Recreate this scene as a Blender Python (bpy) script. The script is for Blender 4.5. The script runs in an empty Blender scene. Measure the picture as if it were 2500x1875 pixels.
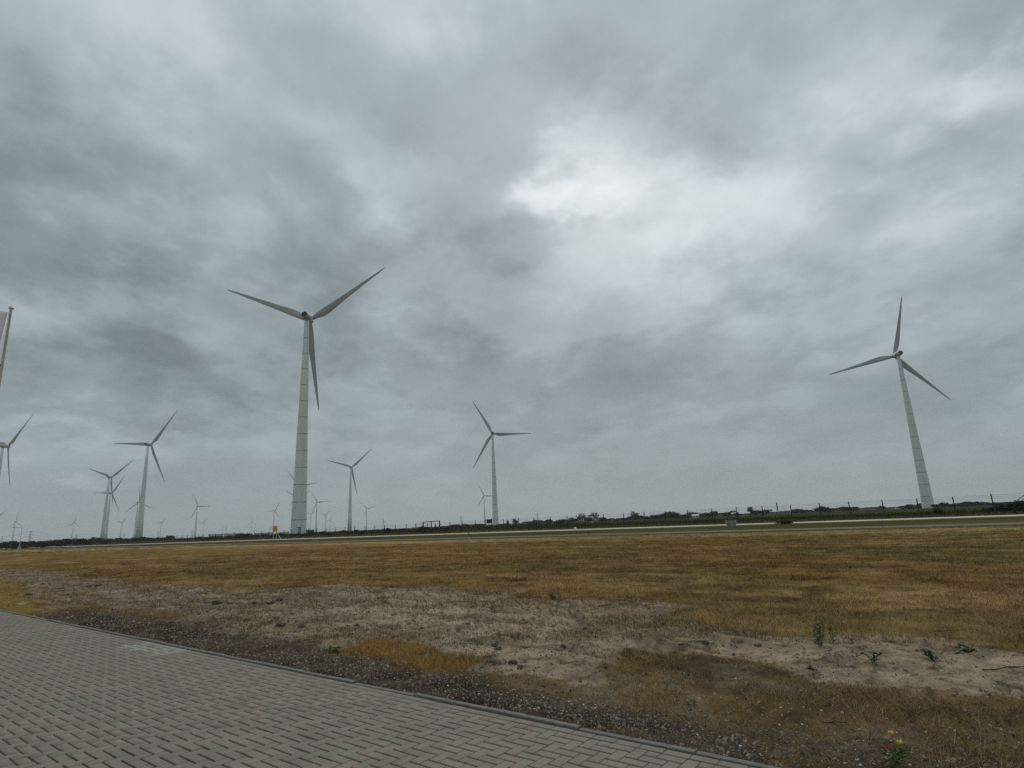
import bpy, bmesh, math, random
import numpy as np
from mathutils import Matrix, Vector

random.seed(7)
rng = np.random.default_rng(11)
scene = bpy.context.scene
COL = scene.collection

# ---------------------------------------------------------------- camera
FPX, PITCH, ROLL, EYE = 1442.0, math.radians(13.27), math.radians(-2.5), 1.68
RCAM = Matrix.Rotation(math.pi / 2 + PITCH, 3, 'X') @ Matrix.Rotation(ROLL, 3, 'Z')
cam_data = bpy.data.cameras.new('camera')
cam_data.sensor_fit = 'HORIZONTAL'
cam_data.sensor_width = 36.0
cam_data.lens = 36.0 * FPX / 2500.0
cam_data.clip_start = 0.05
cam_data.clip_end = 30000.0
cam = bpy.data.objects.new('camera', cam_data)
COL.objects.link(cam)
cam.matrix_world = Matrix.Translation((0, 0, EYE)) @ RCAM.to_4x4()
scene.camera = cam

# ---------------------------------------------------------------- world: overcast sky
SUN_EL, SUN_AZ = math.radians(31.0), math.radians(7.0)      # behind the cloud, a little right of straight ahead
world = bpy.data.worlds.new('World')
scene.world = world
world.use_nodes = True
world.cycles.sampling_method = 'MANUAL'
world.cycles.sample_map_resolution = 512


def sky_dir(px, py):
    d = RCAM @ Vector(((px - 1250) / FPX, -(py - 937.5) / FPX, -1.0))
    return d.normalized()


def build_world():
    nt = world.node_tree
    nt.nodes.clear()
    N, L = nt.nodes, nt.links

    def node(t, **kw):
        n = N.new(t)
        for k, v in kw.items():
            setattr(n, k, v)
        return n

    def val(n, i, v):
        if hasattr(v, 'is_output'):
            L.new(v, n.inputs[i])
        else:
            n.inputs[i].default_value = v

    def m(op, a, b=0.0, c=0.0):
        n = node('ShaderNodeMath', operation=op)
        val(n, 0, a); val(n, 1, b); val(n, 2, c)
        return n.outputs[0]

    tc = node('ShaderNodeTexCoord')
    sep = node('ShaderNodeSeparateXYZ')
    L.new(tc.outputs['Generated'], sep.inputs[0])
    X, Y, Z = sep.outputs
    zc = m('ADD', m('MAXIMUM', Z, 0.0), 0.26)
    comb = node('ShaderNodeCombineXYZ')
    L.new(m('DIVIDE', X, zc), comb.inputs[0])
    L.new(m('DIVIDE', Y, zc), comb.inputs[1])

    def noise(scale, detail, rough, dist, off, sc=(1, 1, 1), rot=0.0):
        mp = node('ShaderNodeMapping')
        mp.inputs['Location'].default_value = off
        mp.inputs['Scale'].default_value = sc
        mp.inputs['Rotation'].default_value = (0, 0, rot)
        L.new(comb.outputs[0], mp.inputs[0])
        n = node('ShaderNodeTexNoise')
        n.inputs['Scale'].default_value = scale
        n.inputs['Detail'].default_value = detail
        n.inputs['Roughness'].default_value = rough
        n.inputs['Distortion'].default_value = dist
        L.new(mp.outputs[0], n.inputs['Vector'])
        return n.outputs['Fac']

    big = noise(0.95, 6.0, 0.52, 0.0, (3.1, 1.7, 0.0), (1.0, 0.75, 1.0), 0.5)
    mid = noise(3.0, 8.0, 0.60, 0.0, (7.3, 4.1, 0.0), (1.0, 0.9, 1.0), 0.7)
    # thickness of the cloud deck: below zero thick and dark, above zero thin and light
    t = m('MULTIPLY', m('SUBTRACT', big, 0.5), 0.40)
    t = m('ADD', t, m('MULTIPLY', m('SUBTRACT', mid, 0.5), 0.32))
    lay = noise(1.9, 8.0, 0.56, 0.0, (11.7, 2.9, 0.0), (1.0, 0.8, 1.0), 0.6)       # a second, lower deck with firmer edges
    mr = node('ShaderNodeMapRange', interpolation_type='SMOOTHSTEP')
    L.new(lay, mr.inputs['Value'])
    for k_, v_ in (('From Min', 0.45), ('From Max', 0.57), ('To Min', -0.052), ('To Max', 0.045)):
        mr.inputs[k_].default_value = v_
    t = m('ADD', t, mr.outputs[0])
    fade = m('MINIMUM', m('MULTIPLY', m('MAXIMUM', m('SUBTRACT', Z, 0.02), 0.0), 3.6), 1.0)   # the deck flattens out towards the horizon
    t = m('MULTIPLY', t, m('ADD', m('MULTIPLY', fade, 0.85), 0.15))
    # the look-up direction is pushed about so that thin and thick places get ragged outlines
    mpw = node('ShaderNodeMapping')
    mpw.inputs['Location'].default_value = (2.2, 5.5, 0.0)
    L.new(comb.outputs[0], mpw.inputs[0])
    wn = node('ShaderNodeTexNoise')
    wn.inputs['Scale'].default_value = 3.2
    wn.inputs['Detail'].default_value = 5.0
    wn.inputs['Roughness'].default_value = 0.58
    L.new(mpw.outputs[0], wn.inputs['Vector'])
    wv = node('ShaderNodeVectorMath', operation='MULTIPLY_ADD')
    L.new(wn.outputs['Color'], wv.inputs[0])
    wv.inputs[1].default_value = (0.30, 0.30, 0.30)
    wv.inputs[2].default_value = (-0.15, -0.15, -0.15)
    wd = node('ShaderNodeVectorMath', operation='ADD')
    L.new(tc.outputs['Generated'], wd.inputs[0])
    L.new(wv.outputs[0], wd.inputs[1])
    lobes = [  # thin (light) and thick (dark) places of the deck: x, y, half axes, tilt, amount
        (1235, 415, 120, 46, -12, 0.24), (1310, 365, 150, 70, -35, 0.10), (1410, 480, 330, 130, 8, 0.06), (1540, 370, 340, 140, -20, 0.06), (1640, 500, 320, 170, 0, 0.03),
        (1260, 565, 120, 75, 0, 0.07), (1660, 470, 200, 80, 15, 0.06), (1080, 50, 420, 100, 0, 0.07), (790, 360, 140, 55, 20, 0.10),
        (350, 200, 260, 70, 50, 0.08), (660, 250, 220, 60, 35, 0.06), (1900, 180, 160, 80, 0, 0.05), (2160, 150, 140, 70, -20, 0.10),
        (2100, 410, 160, 60, 0, 0.06), (1570, 650, 95, 60, 0, 0.08), (1600, 750, 150, 45, 0, 0.04), (20, 690, 70, 35, 10, 0.08),
        (150, 950, 170, 40, 0, 0.07), (1860, 330, 340, 160, -15, 0.08), (820, 725, 80, 45, 0, 0.07), (1330, 890, 150, 40, 0, 0.03),
        (1110, 485, 130, 42, 8, -0.06), (1020, 530, 170, 60, 30, -0.04), (1350, 180, 260, 90, 25, -0.09), (1490, 300, 70, 45, 40, -0.07),
        (50, 310, 180, 140, 0, -0.15), (250, 600, 340, 90, 10, -0.12), (350, 760, 370, 60, 6, -0.09), (620, 870, 360, 50, 8, -0.07),
        (600, 440, 250, 110, 20, -0.05), (1350, 740, 130, 50, 10, -0.02), (1180, 830, 220, 60, 5, -0.03), (2170, 40, 160, 60, 0, -0.08),
        (2100, 330, 110, 55, 0, -0.07), (1650, 570, 150, 70, 0, -0.04), (2160, 680, 170, 150, 0, -0.07), (880, 620, 200, 80, 10, -0.04)]
    for dx_, dy_, ra, rb, tilt, amt in lobes:
        px, py, ra, rb = dx_ * 1.1302, dy_ * 1.1302, ra * 1.1302, rb * 1.1302
        d = sky_dir(px, py)
        ct, st = math.cos(math.radians(tilt)), math.sin(math.radians(tilt))
        e1 = (sky_dir(px + ct * 10, py + st * 10) - d)
        e1 = (e1 - d * e1.dot(d)).normalized()
        e2 = d.cross(e1).normalized()
        k = math.hypot(1.0, math.hypot(px - 1250, py - 937.5) / FPX)
        A, B = ra / FPX / k, rb / FPX / k

        def dot(v, sc):
            vm = node('ShaderNodeVectorMath', operation='DOT_PRODUCT')
            L.new(wd.outputs[0], vm.inputs[0])
            vm.inputs[1].default_value = v * sc
            return vm.outputs['Value']
        a_, b_ = dot(e1, 1 / A), dot(e2, 1 / B)
        q = m('MULTIPLY_ADD', a_, a_, m('MULTIPLY', b_, b_))
        t = m('MULTIPLY_ADD', m('POWER', 0.42, q), amt, t)
    lum = m('MAXIMUM', m('ADD', t, m('MULTIPLY_ADD', Z, 0.24, 0.335)), 0.10)      # overcast: lighter towards the zenith
    ramp = node('ShaderNodeValToRGB')
    cr = ramp.color_ramp
    cr.elements[0].position = 0.10
    cr.elements[0].color = (0.085, 0.103, 0.112, 1)
    cr.elements[1].position = 1.0
    cr.elements[1].color = (0.99, 1.0, 1.0, 1)
    for p, c in ((0.26, (0.208, 0.250, 0.271, 1)), (0.36, (0.300, 0.352, 0.378, 1)),
                 (0.52, (0.455, 0.525, 0.556, 1)), (0.72, (0.71, 0.77, 0.80, 1))):
        e = cr.elements.new(p)
        e.color = c
    L.new(lum, ramp.inputs[0])
    sky = node('ShaderNodeTexSky', sky_type='NISHITA')
    sky.sun_disc = False
    sky.sun_elevation = SUN_EL
    sky.sun_rotation = SUN_AZ
    bg_sky = node('ShaderNodeBackground')
    bg_sky.inputs['Strength'].default_value = 0.06
    L.new(sky.outputs[0], bg_sky.inputs['Color'])
    bg = node('ShaderNodeBackground')
    bg.inputs['Strength'].default_value = 1.0
    L.new(ramp.outputs[0], bg.inputs['Color'])
    mix = node('ShaderNodeMixShader')
    mix.inputs[0].default_value = 0.95                     # the cloud deck covers nearly all of the clear sky
    L.new(bg_sky.outputs[0], mix.inputs[1])
    L.new(bg.outputs[0], mix.inputs[2])
    out = node('ShaderNodeOutputWorld')
    L.new(mix.outputs[0], out.inputs['Surface'])


build_world()

sun_data = bpy.data.lights.new('sun', 'SUN')
sun_data.energy = 0.9
sun_data.angle = math.radians(35.0)
sun_data.color = (1.0, 0.94, 0.86)
sun = bpy.data.objects.new('sun', sun_data)
COL.objects.link(sun)
sd_ = Vector((math.sin(SUN_AZ) * math.cos(SUN_EL), math.cos(SUN_AZ) * math.cos(SUN_EL), math.sin(SUN_EL)))
sun.rotation_euler = sd_.to_track_quat('Z', 'Y').to_euler()
sun.location = (0, -20, 60)

vs = scene.view_settings
vs.view_transform = 'Standard'
vs.look = 'None'
vs.exposure = 0.0
vs.gamma = 1.0
vs.use_curve_mapping = False
scene.render.filter_size = 1.1
scene.cycles.use_denoising = False

# ---------------------------------------------------------------- helpers
E_U = np.array([-0.789084, 0.614285])     # along road, kerb and fence, towards the far left
E_N = np.array([0.614285, 0.789084])      # away from the kerb, towards the wind farm
N_KERB = 4.52


def un(u, n, z=0.0):
    p = E_U * u + E_N * n
    return Vector((p[0], p[1], z))


def gp(px, py, z=0.0):
    """Point of the level ground that the surveyor's view ray through (px, py) meets."""
    d = RCAM @ Vector(((px - 1250) / FPX, -(py - 937.5) / FPX, -1.0))
    t = (z - EYE) / d.z
    return Vector((d.x * t, d.y * t, z))


def bearing(px, py=None):
    if py is None:
        py = 1278.0 - 0.0437 * (px - 1250)
    d = RCAM @ Vector(((px - 1250) / FPX, -(py - 937.5) / FPX, -1.0))
    h = math.hypot(d.x, d.y)
    return d.x / h, d.y / h, d.z / h


def on_row(px, n):
    """Point in the row n metres from the origin, in the bearing of column px."""
    bx, by, _ = bearing(px)
    t = n / (bx * E_N[0] + by * E_N[1])
    return Vector((bx * t, by * t, 0))


def at_dist(px, dist):
    bx, by, _ = bearing(px)
    return Vector((bx * dist, by * dist, 0))


def height_at(px, py, dist):
    return EYE + bearing(px, py)[2] * dist


def link(o, parent=None):
    COL.objects.link(o)
    if parent is not None:
        o.parent = parent
    return o


def obj(name, mesh, mat=None, parent=None, loc=None, rot=None, scale=None):
    o = bpy.data.objects.new(name, mesh)
    if mat is not None and len(mesh.materials) == 0:
        mesh.materials.append(mat)
    if loc is not None:
        o.location = loc
    if rot is not None:
        o.rotation_euler = rot
    if scale is not None:
        o.scale = scale
    return link(o, parent)


def tag(o, label, cat, group=None):
    o['label'] = label
    o['category'] = cat
    if group:
        o['group'] = group
    return o


def thing(name, loc, label, cat, group=None, rotz=0.0):
    o = bpy.data.objects.new(name, None)
    o.empty_display_size = 0.2
    o.location = loc
    o.rotation_euler = (0, 0, rotz)
    link(o)
    return tag(o, label, cat, group)


def structure(o):
    o['kind'] = 'structure'
    return o


def stuff(o):
    o['kind'] = 'stuff'
    return o


def mesh_np(name, verts, faces, col=None, smooth=False):
    verts = np.asarray(verts, dtype=np.float32)
    faces = np.asarray(faces, dtype=np.int32)
    me = bpy.data.meshes.new(name)
    nf, k = faces.shape
    me.vertices.add(len(verts))
    me.vertices.foreach_set('co', verts.ravel())
    me.loops.add(nf * k)
    me.loops.foreach_set('vertex_index', faces.ravel())
    me.polygons.add(nf)
    me.polygons.foreach_set('loop_start', np.arange(0, nf * k, k, dtype=np.int32))
    if smooth:
        me.polygons.foreach_set('use_smooth', np.ones(nf, dtype=bool))
    me.update(calc_edges=True)
    if col is not None:
        ca = me.color_attributes.new('tone', 'FLOAT_COLOR', 'POINT')
        c4 = np.ones((len(verts), 4), dtype=np.float32)
        c4[:, :3] = col
        ca.data.foreach_set('color', c4.ravel())
    return me


def bm_mesh(name, bm, smooth=False):
    me = bpy.data.meshes.new(name)
    bm.normal_update()
    if smooth:
        for f in bm.faces:
            f.smooth = True
    bm.to_mesh(me)
    bm.free()
    return me


def add_box(bm, c, s, rot=None):
    vs_ = []
    for dx in (-.5, .5):
        for dy in (-.5, .5):
            for dz in (-.5, .5):
                v = Vector((dx * s[0], dy * s[1], dz * s[2]))
                if rot is not None:
                    v = rot @ v
                vs_.append(bm.verts.new(v + Vector(c)))
    for f in ((0, 1, 3, 2), (4, 6, 7, 5), (0, 4, 5, 1), (2, 3, 7, 6), (0, 2, 6, 4), (1, 5, 7, 3)):
        bm.faces.new([vs_[i] for i in f])


def add_tube(bm, pts, radii, seg=8, cap=True):
    pts = [Vector(p) for p in pts]
    if not hasattr(radii, '__len__'):
        radii = [radii] * len(pts)
    rings = []
    up = Vector((0, 0, 1))
    for i, p in enumerate(pts):
        a = pts[max(i - 1, 0)]
        b = pts[min(i + 1, len(pts) - 1)]
        d = (b - a).normalized()
        ref = up if abs(d.z) < 0.95 else Vector((1, 0, 0))
        x = d.cross(ref).normalized()
        y = d.cross(x).normalized()
        rings.append([bm.verts.new(p + (x * math.cos(2 * math.pi * k / seg) + y * math.sin(2 * math.pi * k / seg)) * radii[i])
                      for k in range(seg)])
    for r0, r1 in zip(rings, rings[1:]):
        for k in range(seg):
            bm.faces.new((r0[k], r0[(k + 1) % seg], r1[(k + 1) % seg], r1[k]))
    if cap:
        bm.faces.new(rings[0])
        bm.faces.new(list(reversed(rings[-1])))


def add_lathe(bm, prof, seg=24, axis='Z'):
    """prof: list of (radius, height)"""
    rings = []
    for r, h in prof:
        ring = []
        for k in range(seg):
            a = 2 * math.pi * k / seg
            p = (r * math.cos(a), r * math.sin(a), h) if axis == 'Z' else (r * math.cos(a), h, r * math.sin(a))
            ring.append(bm.verts.new(p))
        rings.append(ring)
    for r0, r1 in zip(rings, rings[1:]):
        for k in range(seg):
            bm.faces.new((r0[k], r0[(k + 1) % seg], r1[(k + 1) % seg], r1[k]))
    bm.faces.new(rings[0])
    bm.faces.new(list(reversed(rings[-1])))
    bmesh.ops.recalc_face_normals(bm, faces=bm.faces)


def tube_mesh(name, pts, radii, seg=8, smooth=True):
    bm = bmesh.new()
    add_tube(bm, pts, radii, seg)
    return bm_mesh(name, bm, smooth)


def box_mesh(name, c, s, rot=None, bevel=0.0):
    bm = bmesh.new()
    add_box(bm, c, s, rot)
    bmesh.ops.recalc_face_normals(bm, faces=bm.faces)
    if bevel:
        bmesh.ops.bevel(bm, geom=bm.edges[:], offset=bevel, segments=1, affect='EDGES', profile=0.5)
    return bm_mesh(name, bm)


# value noise ------------------------------------------------------------
def _hash(ix, iy, seed):
    h = (ix.astype(np.int64) * 374761393 + iy.astype(np.int64) * 668265263 + seed * 974634777) & 0xFFFFFFFF
    h = ((h ^ (h >> 13)) * 1274126177) & 0xFFFFFFFF
    h = (h ^ (h >> 16)) & 0xFFFFFFFF
    return h.astype(np.float64) / 4294967295.0


def vnoise(x, y, seed=0):
    x0, y0 = np.floor(x), np.floor(y)
    fx, fy = x - x0, y - y0
    fx = fx * fx * fx * (fx * (fx * 6 - 15) + 10)
    fy = fy * fy * fy * (fy * (fy * 6 - 15) + 10)
    ix, iy = x0.astype(np.int64), y0.astype(np.int64)
    a, b = _hash(ix, iy, seed), _hash(ix + 1, iy, seed)
    c, d = _hash(ix, iy + 1, seed), _hash(ix + 1, iy + 1, seed)
    return (a + (b - a) * fx) * (1 - fy) + (c + (d - c) * fx) * fy - 0.5


def fbm(x, y, seed=0, octv=4, gain=0.5):
    s, amp, tot = 0.0, 1.0, 0.0
    ca, sa = math.cos(0.6), math.sin(0.6)
    for o in range(octv):
        s = s + amp * vnoise(x, y, seed + o * 17)
        tot += amp
        amp *= gain
        x, y = (x * ca - y * sa) * 2.03 + 3.7, (x * sa + y * ca) * 2.03 + 1.9
    return s / tot * 2.0


def sstep(a, b, x):
    t = np.clip((x - a) / (b - a), 0, 1)
    return t * t * (3 - 2 * t)


def poly_sd(poly, x, y):
    """signed distance, positive inside"""
    d2 = np.full(x.shape, 1e18)
    inside = np.zeros(x.shape, dtype=bool)
    n = len(poly)
    for i in range(n):
        ax, ay = poly[i]
        bx, by = poly[(i + 1) % n]
        ex, ey = bx - ax, by - ay
        wx, wy = x - ax, y - ay
        t = np.clip((wx * ex + wy * ey) / (ex * ex + ey * ey + 1e-12), 0, 1)
        d2 = np.minimum(d2, (wx - ex * t) ** 2 + (wy - ey * t) ** 2)
        cond = (ay > y) != (by > y)
        with np.errstate(divide='ignore', invalid='ignore'):
            xi = ax + (y - ay) * ex / (ey if ey != 0 else 1e-12)
        inside ^= cond & (x < xi)
    d = np.sqrt(d2)
    return np.where(inside, d, -d)


# ---------------------------------------------------------------- materials
def new_mat(name):
    mt = bpy.data.materials.new(name)
    mt.use_nodes = True
    nt = mt.node_tree
    b = nt.nodes.get('Principled BSDF')
    return mt, nt, b


def plain(name, col, rough=0.7, var=0.15, scale=3.0, metallic=0.0, spec=0.3, bump=0.0, streak=False):
    """base colour with a soft procedural variation, optional vertical streaks"""
    mt, nt, b = new_mat(name)
    N, L = nt.nodes, nt.links
    tc = N.new('ShaderNodeTexCoord')
    mp = N.new('ShaderNodeMapping')
    mp.inputs['Scale'].default_value = (scale, scale, scale * (0.06 if streak else 1.0))
    L.new(tc.outputs['Object'], mp.inputs[0])
    nz = N.new('ShaderNodeTexNoise')
    nz.inputs['Scale'].default_value = 1.0
    nz.inputs['Detail'].default_value = 6.0
    nz.inputs['Roughness'].default_value = 0.6
    L.new(mp.outputs[0], nz.inputs['Vector'])
    ramp = N.new('ShaderNodeValToRGB')
    ramp.color_ramp.elements[0].position = 0.3
    ramp.color_ramp.elements[1].position = 0.7
    lo = [max(c * (1 - var), 0) for c in col]
    hi = [min(c * (1 + var), 1) for c in col]
    ramp.color_ramp.elements[0].color = (*lo, 1)
    ramp.color_ramp.elements[1].color = (*hi, 1)
    L.new(nz.outputs['Fac'], ramp.inputs[0])
    L.new(ramp.outputs[0], b.inputs['Base Color'])
    b.inputs['Roughness'].default_value = rough
    b.inputs['Metallic'].default_value = metallic
    b.inputs['Specular IOR Level'].default_value = spec
    if bump:
        bp = N.new('ShaderNodeBump')
        bp.inputs['Strength'].default_value = bump
        bp.inputs['Distance'].default_value = 0.02
        L.new(nz.outputs['Fac'], bp.inputs['Height'])
        L.new(bp.outputs[0], b.inputs['Normal'])
    return mt


def toned(name, rough=0.9, grain=0.25, gscale=60.0, bump=0.0, bscale=40.0, bdist=0.01, spec=0.15, translucent=0.0):
    """colour from the mesh's own tone attribute, times a fine grain"""
    mt, nt, b = new_mat(name)
    N, L = nt.nodes, nt.links
    at = N.new('ShaderNodeAttribute')
    at.attribute_name = 'tone'
    geo = N.new('ShaderNodeNewGeometry')
    nz = N.new('ShaderNodeTexNoise')
    nz.inputs['Scale'].default_value = gscale
    nz.inputs['Detail'].default_value = 5.0
    nz.inputs['Roughness'].default_value = 0.7
    L.new(geo.outputs['Position'], nz.inputs['Vector'])
    mr = N.new('ShaderNodeMapRange')
    mr.inputs['From Min'].default_value = 0.25
    mr.inputs['From Max'].default_value = 0.75
    mr.inputs['To Min'].default_value = 1.0 - grain
    mr.inputs['To Max'].default_value = 1.0 + grain
    L.new(nz.outputs['Fac'], mr.inputs[0])
    mx = N.new('ShaderNodeVectorMath')
    mx.operation = 'SCALE'
    L.new(at.outputs['Color'], mx.inputs[0])
    L.new(mr.outputs[0], mx.inputs['Scale'])
    L.new(mx.outputs[0], b.inputs['Base Color'])
    b.inputs['Roughness'].default_value = rough
    b.inputs['Specular IOR Level'].default_value = spec
    if bump:
        n2 = N.new('ShaderNodeTexNoise')
        n2.inputs['Scale'].default_value = bscale
        n2.inputs['Detail'].default_value = 6.0
        n2.inputs['Roughness'].default_value = 0.7
        L.new(geo.outputs['Position'], n2.inputs['Vector'])
        bp = N.new('ShaderNodeBump')
        bp.inputs['Strength'].default_value = bump
        bp.inputs['Distance'].default_value = bdist
        L.new(n2.outputs['Fac'], bp.inputs['Height'])
        L.new(bp.outputs[0], b.inputs['Normal'])
    return mt


def paver_mat(name, source, pale=False):
    """concrete paver: per-piece tone (object random or mesh island), pinkish and grey-green ones, speckled face"""
    mt, nt, b = new_mat(name)
    N, L = nt.nodes, nt.links
    if source == 'object':
        r = N.new('ShaderNodeObjectInfo').outputs['Random']
    else:
        r = N.new('ShaderNodeNewGeometry').outputs['Random Per Island']
    geo = N.new('ShaderNodeNewGeometry')
    patch = N.new('ShaderNodeTexNoise')
    patch.inputs['Scale'].default_value = 0.8
    patch.inputs['Detail'].default_value = 3.0
    L.new(geo.outputs['Position'], patch.inputs['Vector'])
    add = N.new('ShaderNodeMath')
    add.operation = 'MULTIPLY_ADD'
    L.new(patch.outputs['Fac'], add.inputs[0])
    add.inputs[1].default_value = 1.5
    L.new(r, add.inputs[2])
    half = N.new('ShaderNodeMath')
    half.operation = 'MULTIPLY_ADD'
    half.inputs[1].default_value = 0.55
    half.inputs[2].default_value = -0.19
    L.new(add.outputs[0], half.inputs[0])
    ramp = N.new('ShaderNodeValToRGB')
    cr = ramp.color_ramp
    if pale:
        cols = [(0.0, (0.285, 0.275, 0.235)), (1.0, (0.36, 0.345, 0.30))]
    else:
        cols = [(0.0, (0.206, 0.193, 0.152)), (0.35, (0.232, 0.210, 0.165)), (0.6, (0.248, 0.216, 0.170)),
                (0.82, (0.266, 0.215, 0.170)), (1.0, (0.280, 0.206, 0.162))]
    cr.elements[0].position, cr.elements[1].position = cols[0][0], cols[-1][0]
    cr.elements[0].color = (*cols[0][1], 1)
    cr.elements[1].color = (*cols[-1][1], 1)
    for p, c in cols[1:-1]:
        e = cr.elements.new(p)
        e.color = (*c, 1)
    L.new(half.outputs[0], ramp.inputs[0])
    sp = N.new('ShaderNodeTexNoise')
    sp.inputs['Scale'].default_value = 160.0
    sp.inputs['Detail'].default_value = 4.0
    sp.inputs['Roughness'].default_value = 0.75
    L.new(geo.outputs['Position'], sp.inputs['Vector'])
    mr = N.new('ShaderNodeMapRange')
    mr.inputs['From Min'].default_value = 0.3
    mr.inputs['From Max'].default_value = 0.7
    mr.inputs['To Min'].default_value = 0.70
    mr.inputs['To Max'].default_value = 1.30
    L.new(sp.outputs['Fac'], mr.inputs[0])
    st = N.new('ShaderNodeTexNoise')          # dirt and worn stains
    st.inputs['Scale'].default_value = 2.6
    st.inputs['Detail'].default_value = 6.0
    st.inputs['Roughness'].default_value = 0.65
    L.new(geo.outputs['Position'], st.inputs['Vector'])
    mr2 = N.new('ShaderNodeMapRange')
    mr2.inputs['From Min'].default_value = 0.3
    mr2.inputs['From Max'].default_value = 0.7
    mr2.inputs['To Min'].default_value = 0.80
    mr2.inputs['To Max'].default_value = 1.13
    L.new(st.outputs['Fac'], mr2.inputs[0])
    mu = N.new('ShaderNodeMath')
    mu.operation = 'MULTIPLY'
    L.new(mr.outputs[0], mu.inputs[0])
    L.new(mr2.outputs[0], mu.inputs[1])
    sc = N.new('ShaderNodeVectorMath')
    sc.operation = 'SCALE'
    L.new(ramp.outputs[0], sc.inputs[0])
    L.new(mu.outputs[0], sc.inputs['Scale'])
    L.new(sc.outputs[0], b.inputs['Base Color'])
    b.inputs['Roughness'].default_value = 0.85
    b.inputs['Specular IOR Level'].default_value = 0.25
    bp = N.new('ShaderNodeBump')
    bp.inputs['Strength'].default_value = 0.35
    bp.inputs['Distance'].default_value = 0.003
    L.new(sp.outputs['Fac'], bp.inputs['Height'])
    L.new(bp.outputs[0], b.inputs['Normal'])
    return mt


M = {}
M['ground'] = toned('soil and dry grass', 1.0, 0.35, 45.0, bump=1.0, bscale=42.0, bdist=0.03, spec=0.0)
M['grass'] = toned('grass blade', 0.9, 0.12, 30.0, spec=0.05)
M['stone'] = toned('pebble', 0.85, 0.2, 90.0)
M['leaf'] = toned('tree foliage', 0.85, 0.25, 0.8, spec=0.05)
M['bark'] = plain('bark', (0.10, 0.075, 0.055), 0.9, 0.3, 4.0)
M['road'] = plain('worn pale asphalt', (0.205, 0.188, 0.162), 0.95, 0.18, 0.7, spec=0.0)
M['concrete_road'] = plain('pale concrete slab', (0.80, 0.77, 0.68), 0.95, 0.10, 0.5, spec=0.0)
M['kerb'] = plain('grey kerb concrete', (0.165, 0.160, 0.136), 0.85, 0.22, 9.0, bump=0.4)
M['bed'] = plain('joint sand', (0.018, 0.016, 0.013), 0.95, 0.4, 20.0)
M['tower'] = plain('tower concrete', (0.68, 0.715, 0.71), 0.65, 0.09, 0.8, streak=True)
M['joint'] = plain('tower joint sealant', (0.16, 0.165, 0.16), 0.8, 0.1, 2.0)
M['blade'] = plain('blade coating', (0.33, 0.34, 0.345), 0.5, 0.05, 0.4, spec=0.4)
M['nacelle'] = plain('nacelle shell', (0.45, 0.46, 0.455), 0.5, 0.06, 0.5, spec=0.4)
M['dark'] = plain('dark grille', (0.03, 0.032, 0.033), 0.7, 0.2, 3.0)
M['door'] = plain('grey steel door', (0.33, 0.34, 0.34), 0.6, 0.1, 3.0)
M['fence'] = plain('dark green fence steel', (0.020, 0.024, 0.020), 0.6, 0.3, 4.0, spec=0.3)
M['wire'] = plain('galvanised wire', (0.16, 0.165, 0.17), 0.5, 0.1, 4.0)
M['galv'] = plain('galvanised steel', (0.19, 0.20, 0.21), 0.5, 0.12, 5.0)
M['pylon'] = plain('weathered lattice steel', (0.17, 0.18, 0.185), 0.6, 0.15, 1.0)
M['pylonwhite'] = plain('painted pole steel', (0.42, 0.43, 0.44), 0.6, 0.1, 1.0)
M['orange'] = plain('orange sign face', (0.80, 0.27, 0.02), 0.5, 0.15, 6.0)
M['orangedark'] = plain('brown orange print', (0.42, 0.12, 0.02), 0.5, 0.15, 6.0)
M['whitepaint'] = plain('white paint', (0.75, 0.75, 0.73), 0.5, 0.06, 4.0)
M['flag'] = plain('white flag cloth', (0.80, 0.80, 0.82), 0.8, 0.06, 3.0)
M['flagpole'] = plain('flagpole enamel', (0.76, 0.80, 0.84), 0.45, 0.1, 4.0)
M['cabin'] = plain('grey green cabin panel', (0.13, 0.145, 0.14), 0.7, 0.15, 2.0)
M['roofpale'] = plain('pale roof sheet', (0.50, 0.51, 0.51), 0.7, 0.1, 0.6)
M['wallpale'] = plain('pale render wall', (0.52, 0.51, 0.48), 0.8, 0.1, 0.6)
M['wallblue'] = plain('blue grey cladding', (0.08, 0.11, 0.17), 0.7, 0.15, 0.4)
M['brickdark'] = plain('brown brick wall', (0.16, 0.10, 0.075), 0.9, 0.2, 2.0)
M['glass'] = plain('window glass', (0.03, 0.035, 0.04), 0.1, 0.1, 1.0, spec=0.6)
M['wood'] = plain('weathered wood', (0.15, 0.115, 0.08), 0.9, 0.3, 8.0)
M['rust'] = plain('dark rusty steel', (0.06, 0.030, 0.026), 0.8, 0.3, 6.0)
M['twig'] = plain('dead twig', (0.060, 0.047, 0.035), 0.9, 0.3, 20.0)
M['clod'] = plain('dark soil clod', (0.105, 0.075, 0.055), 0.95, 0.4, 18.0, bump=0.8)
M['weed'] = plain('weed leaf', (0.105, 0.150, 0.045), 0.7, 0.3, 14.0)
M['weeddark'] = plain('dark weed leaf', (0.055, 0.090, 0.038), 0.7, 0.3, 14.0)
M['petal'] = plain('yellow petal', (0.80, 0.62, 0.05), 0.6, 0.1, 20.0)
M['deadleaf'] = plain('dead red leaf', (0.16, 0.045, 0.03), 0.8, 0.3, 20.0)
M['pink'] = plain('faded red enamel', (0.40, 0.20, 0.16), 0.7, 0.15, 1.0)

# ---------------------------------------------------------------- ground zones
def gpoly(pts):
    return [(gp(*p).x, gp(*p).y) for p in pts]


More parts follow.
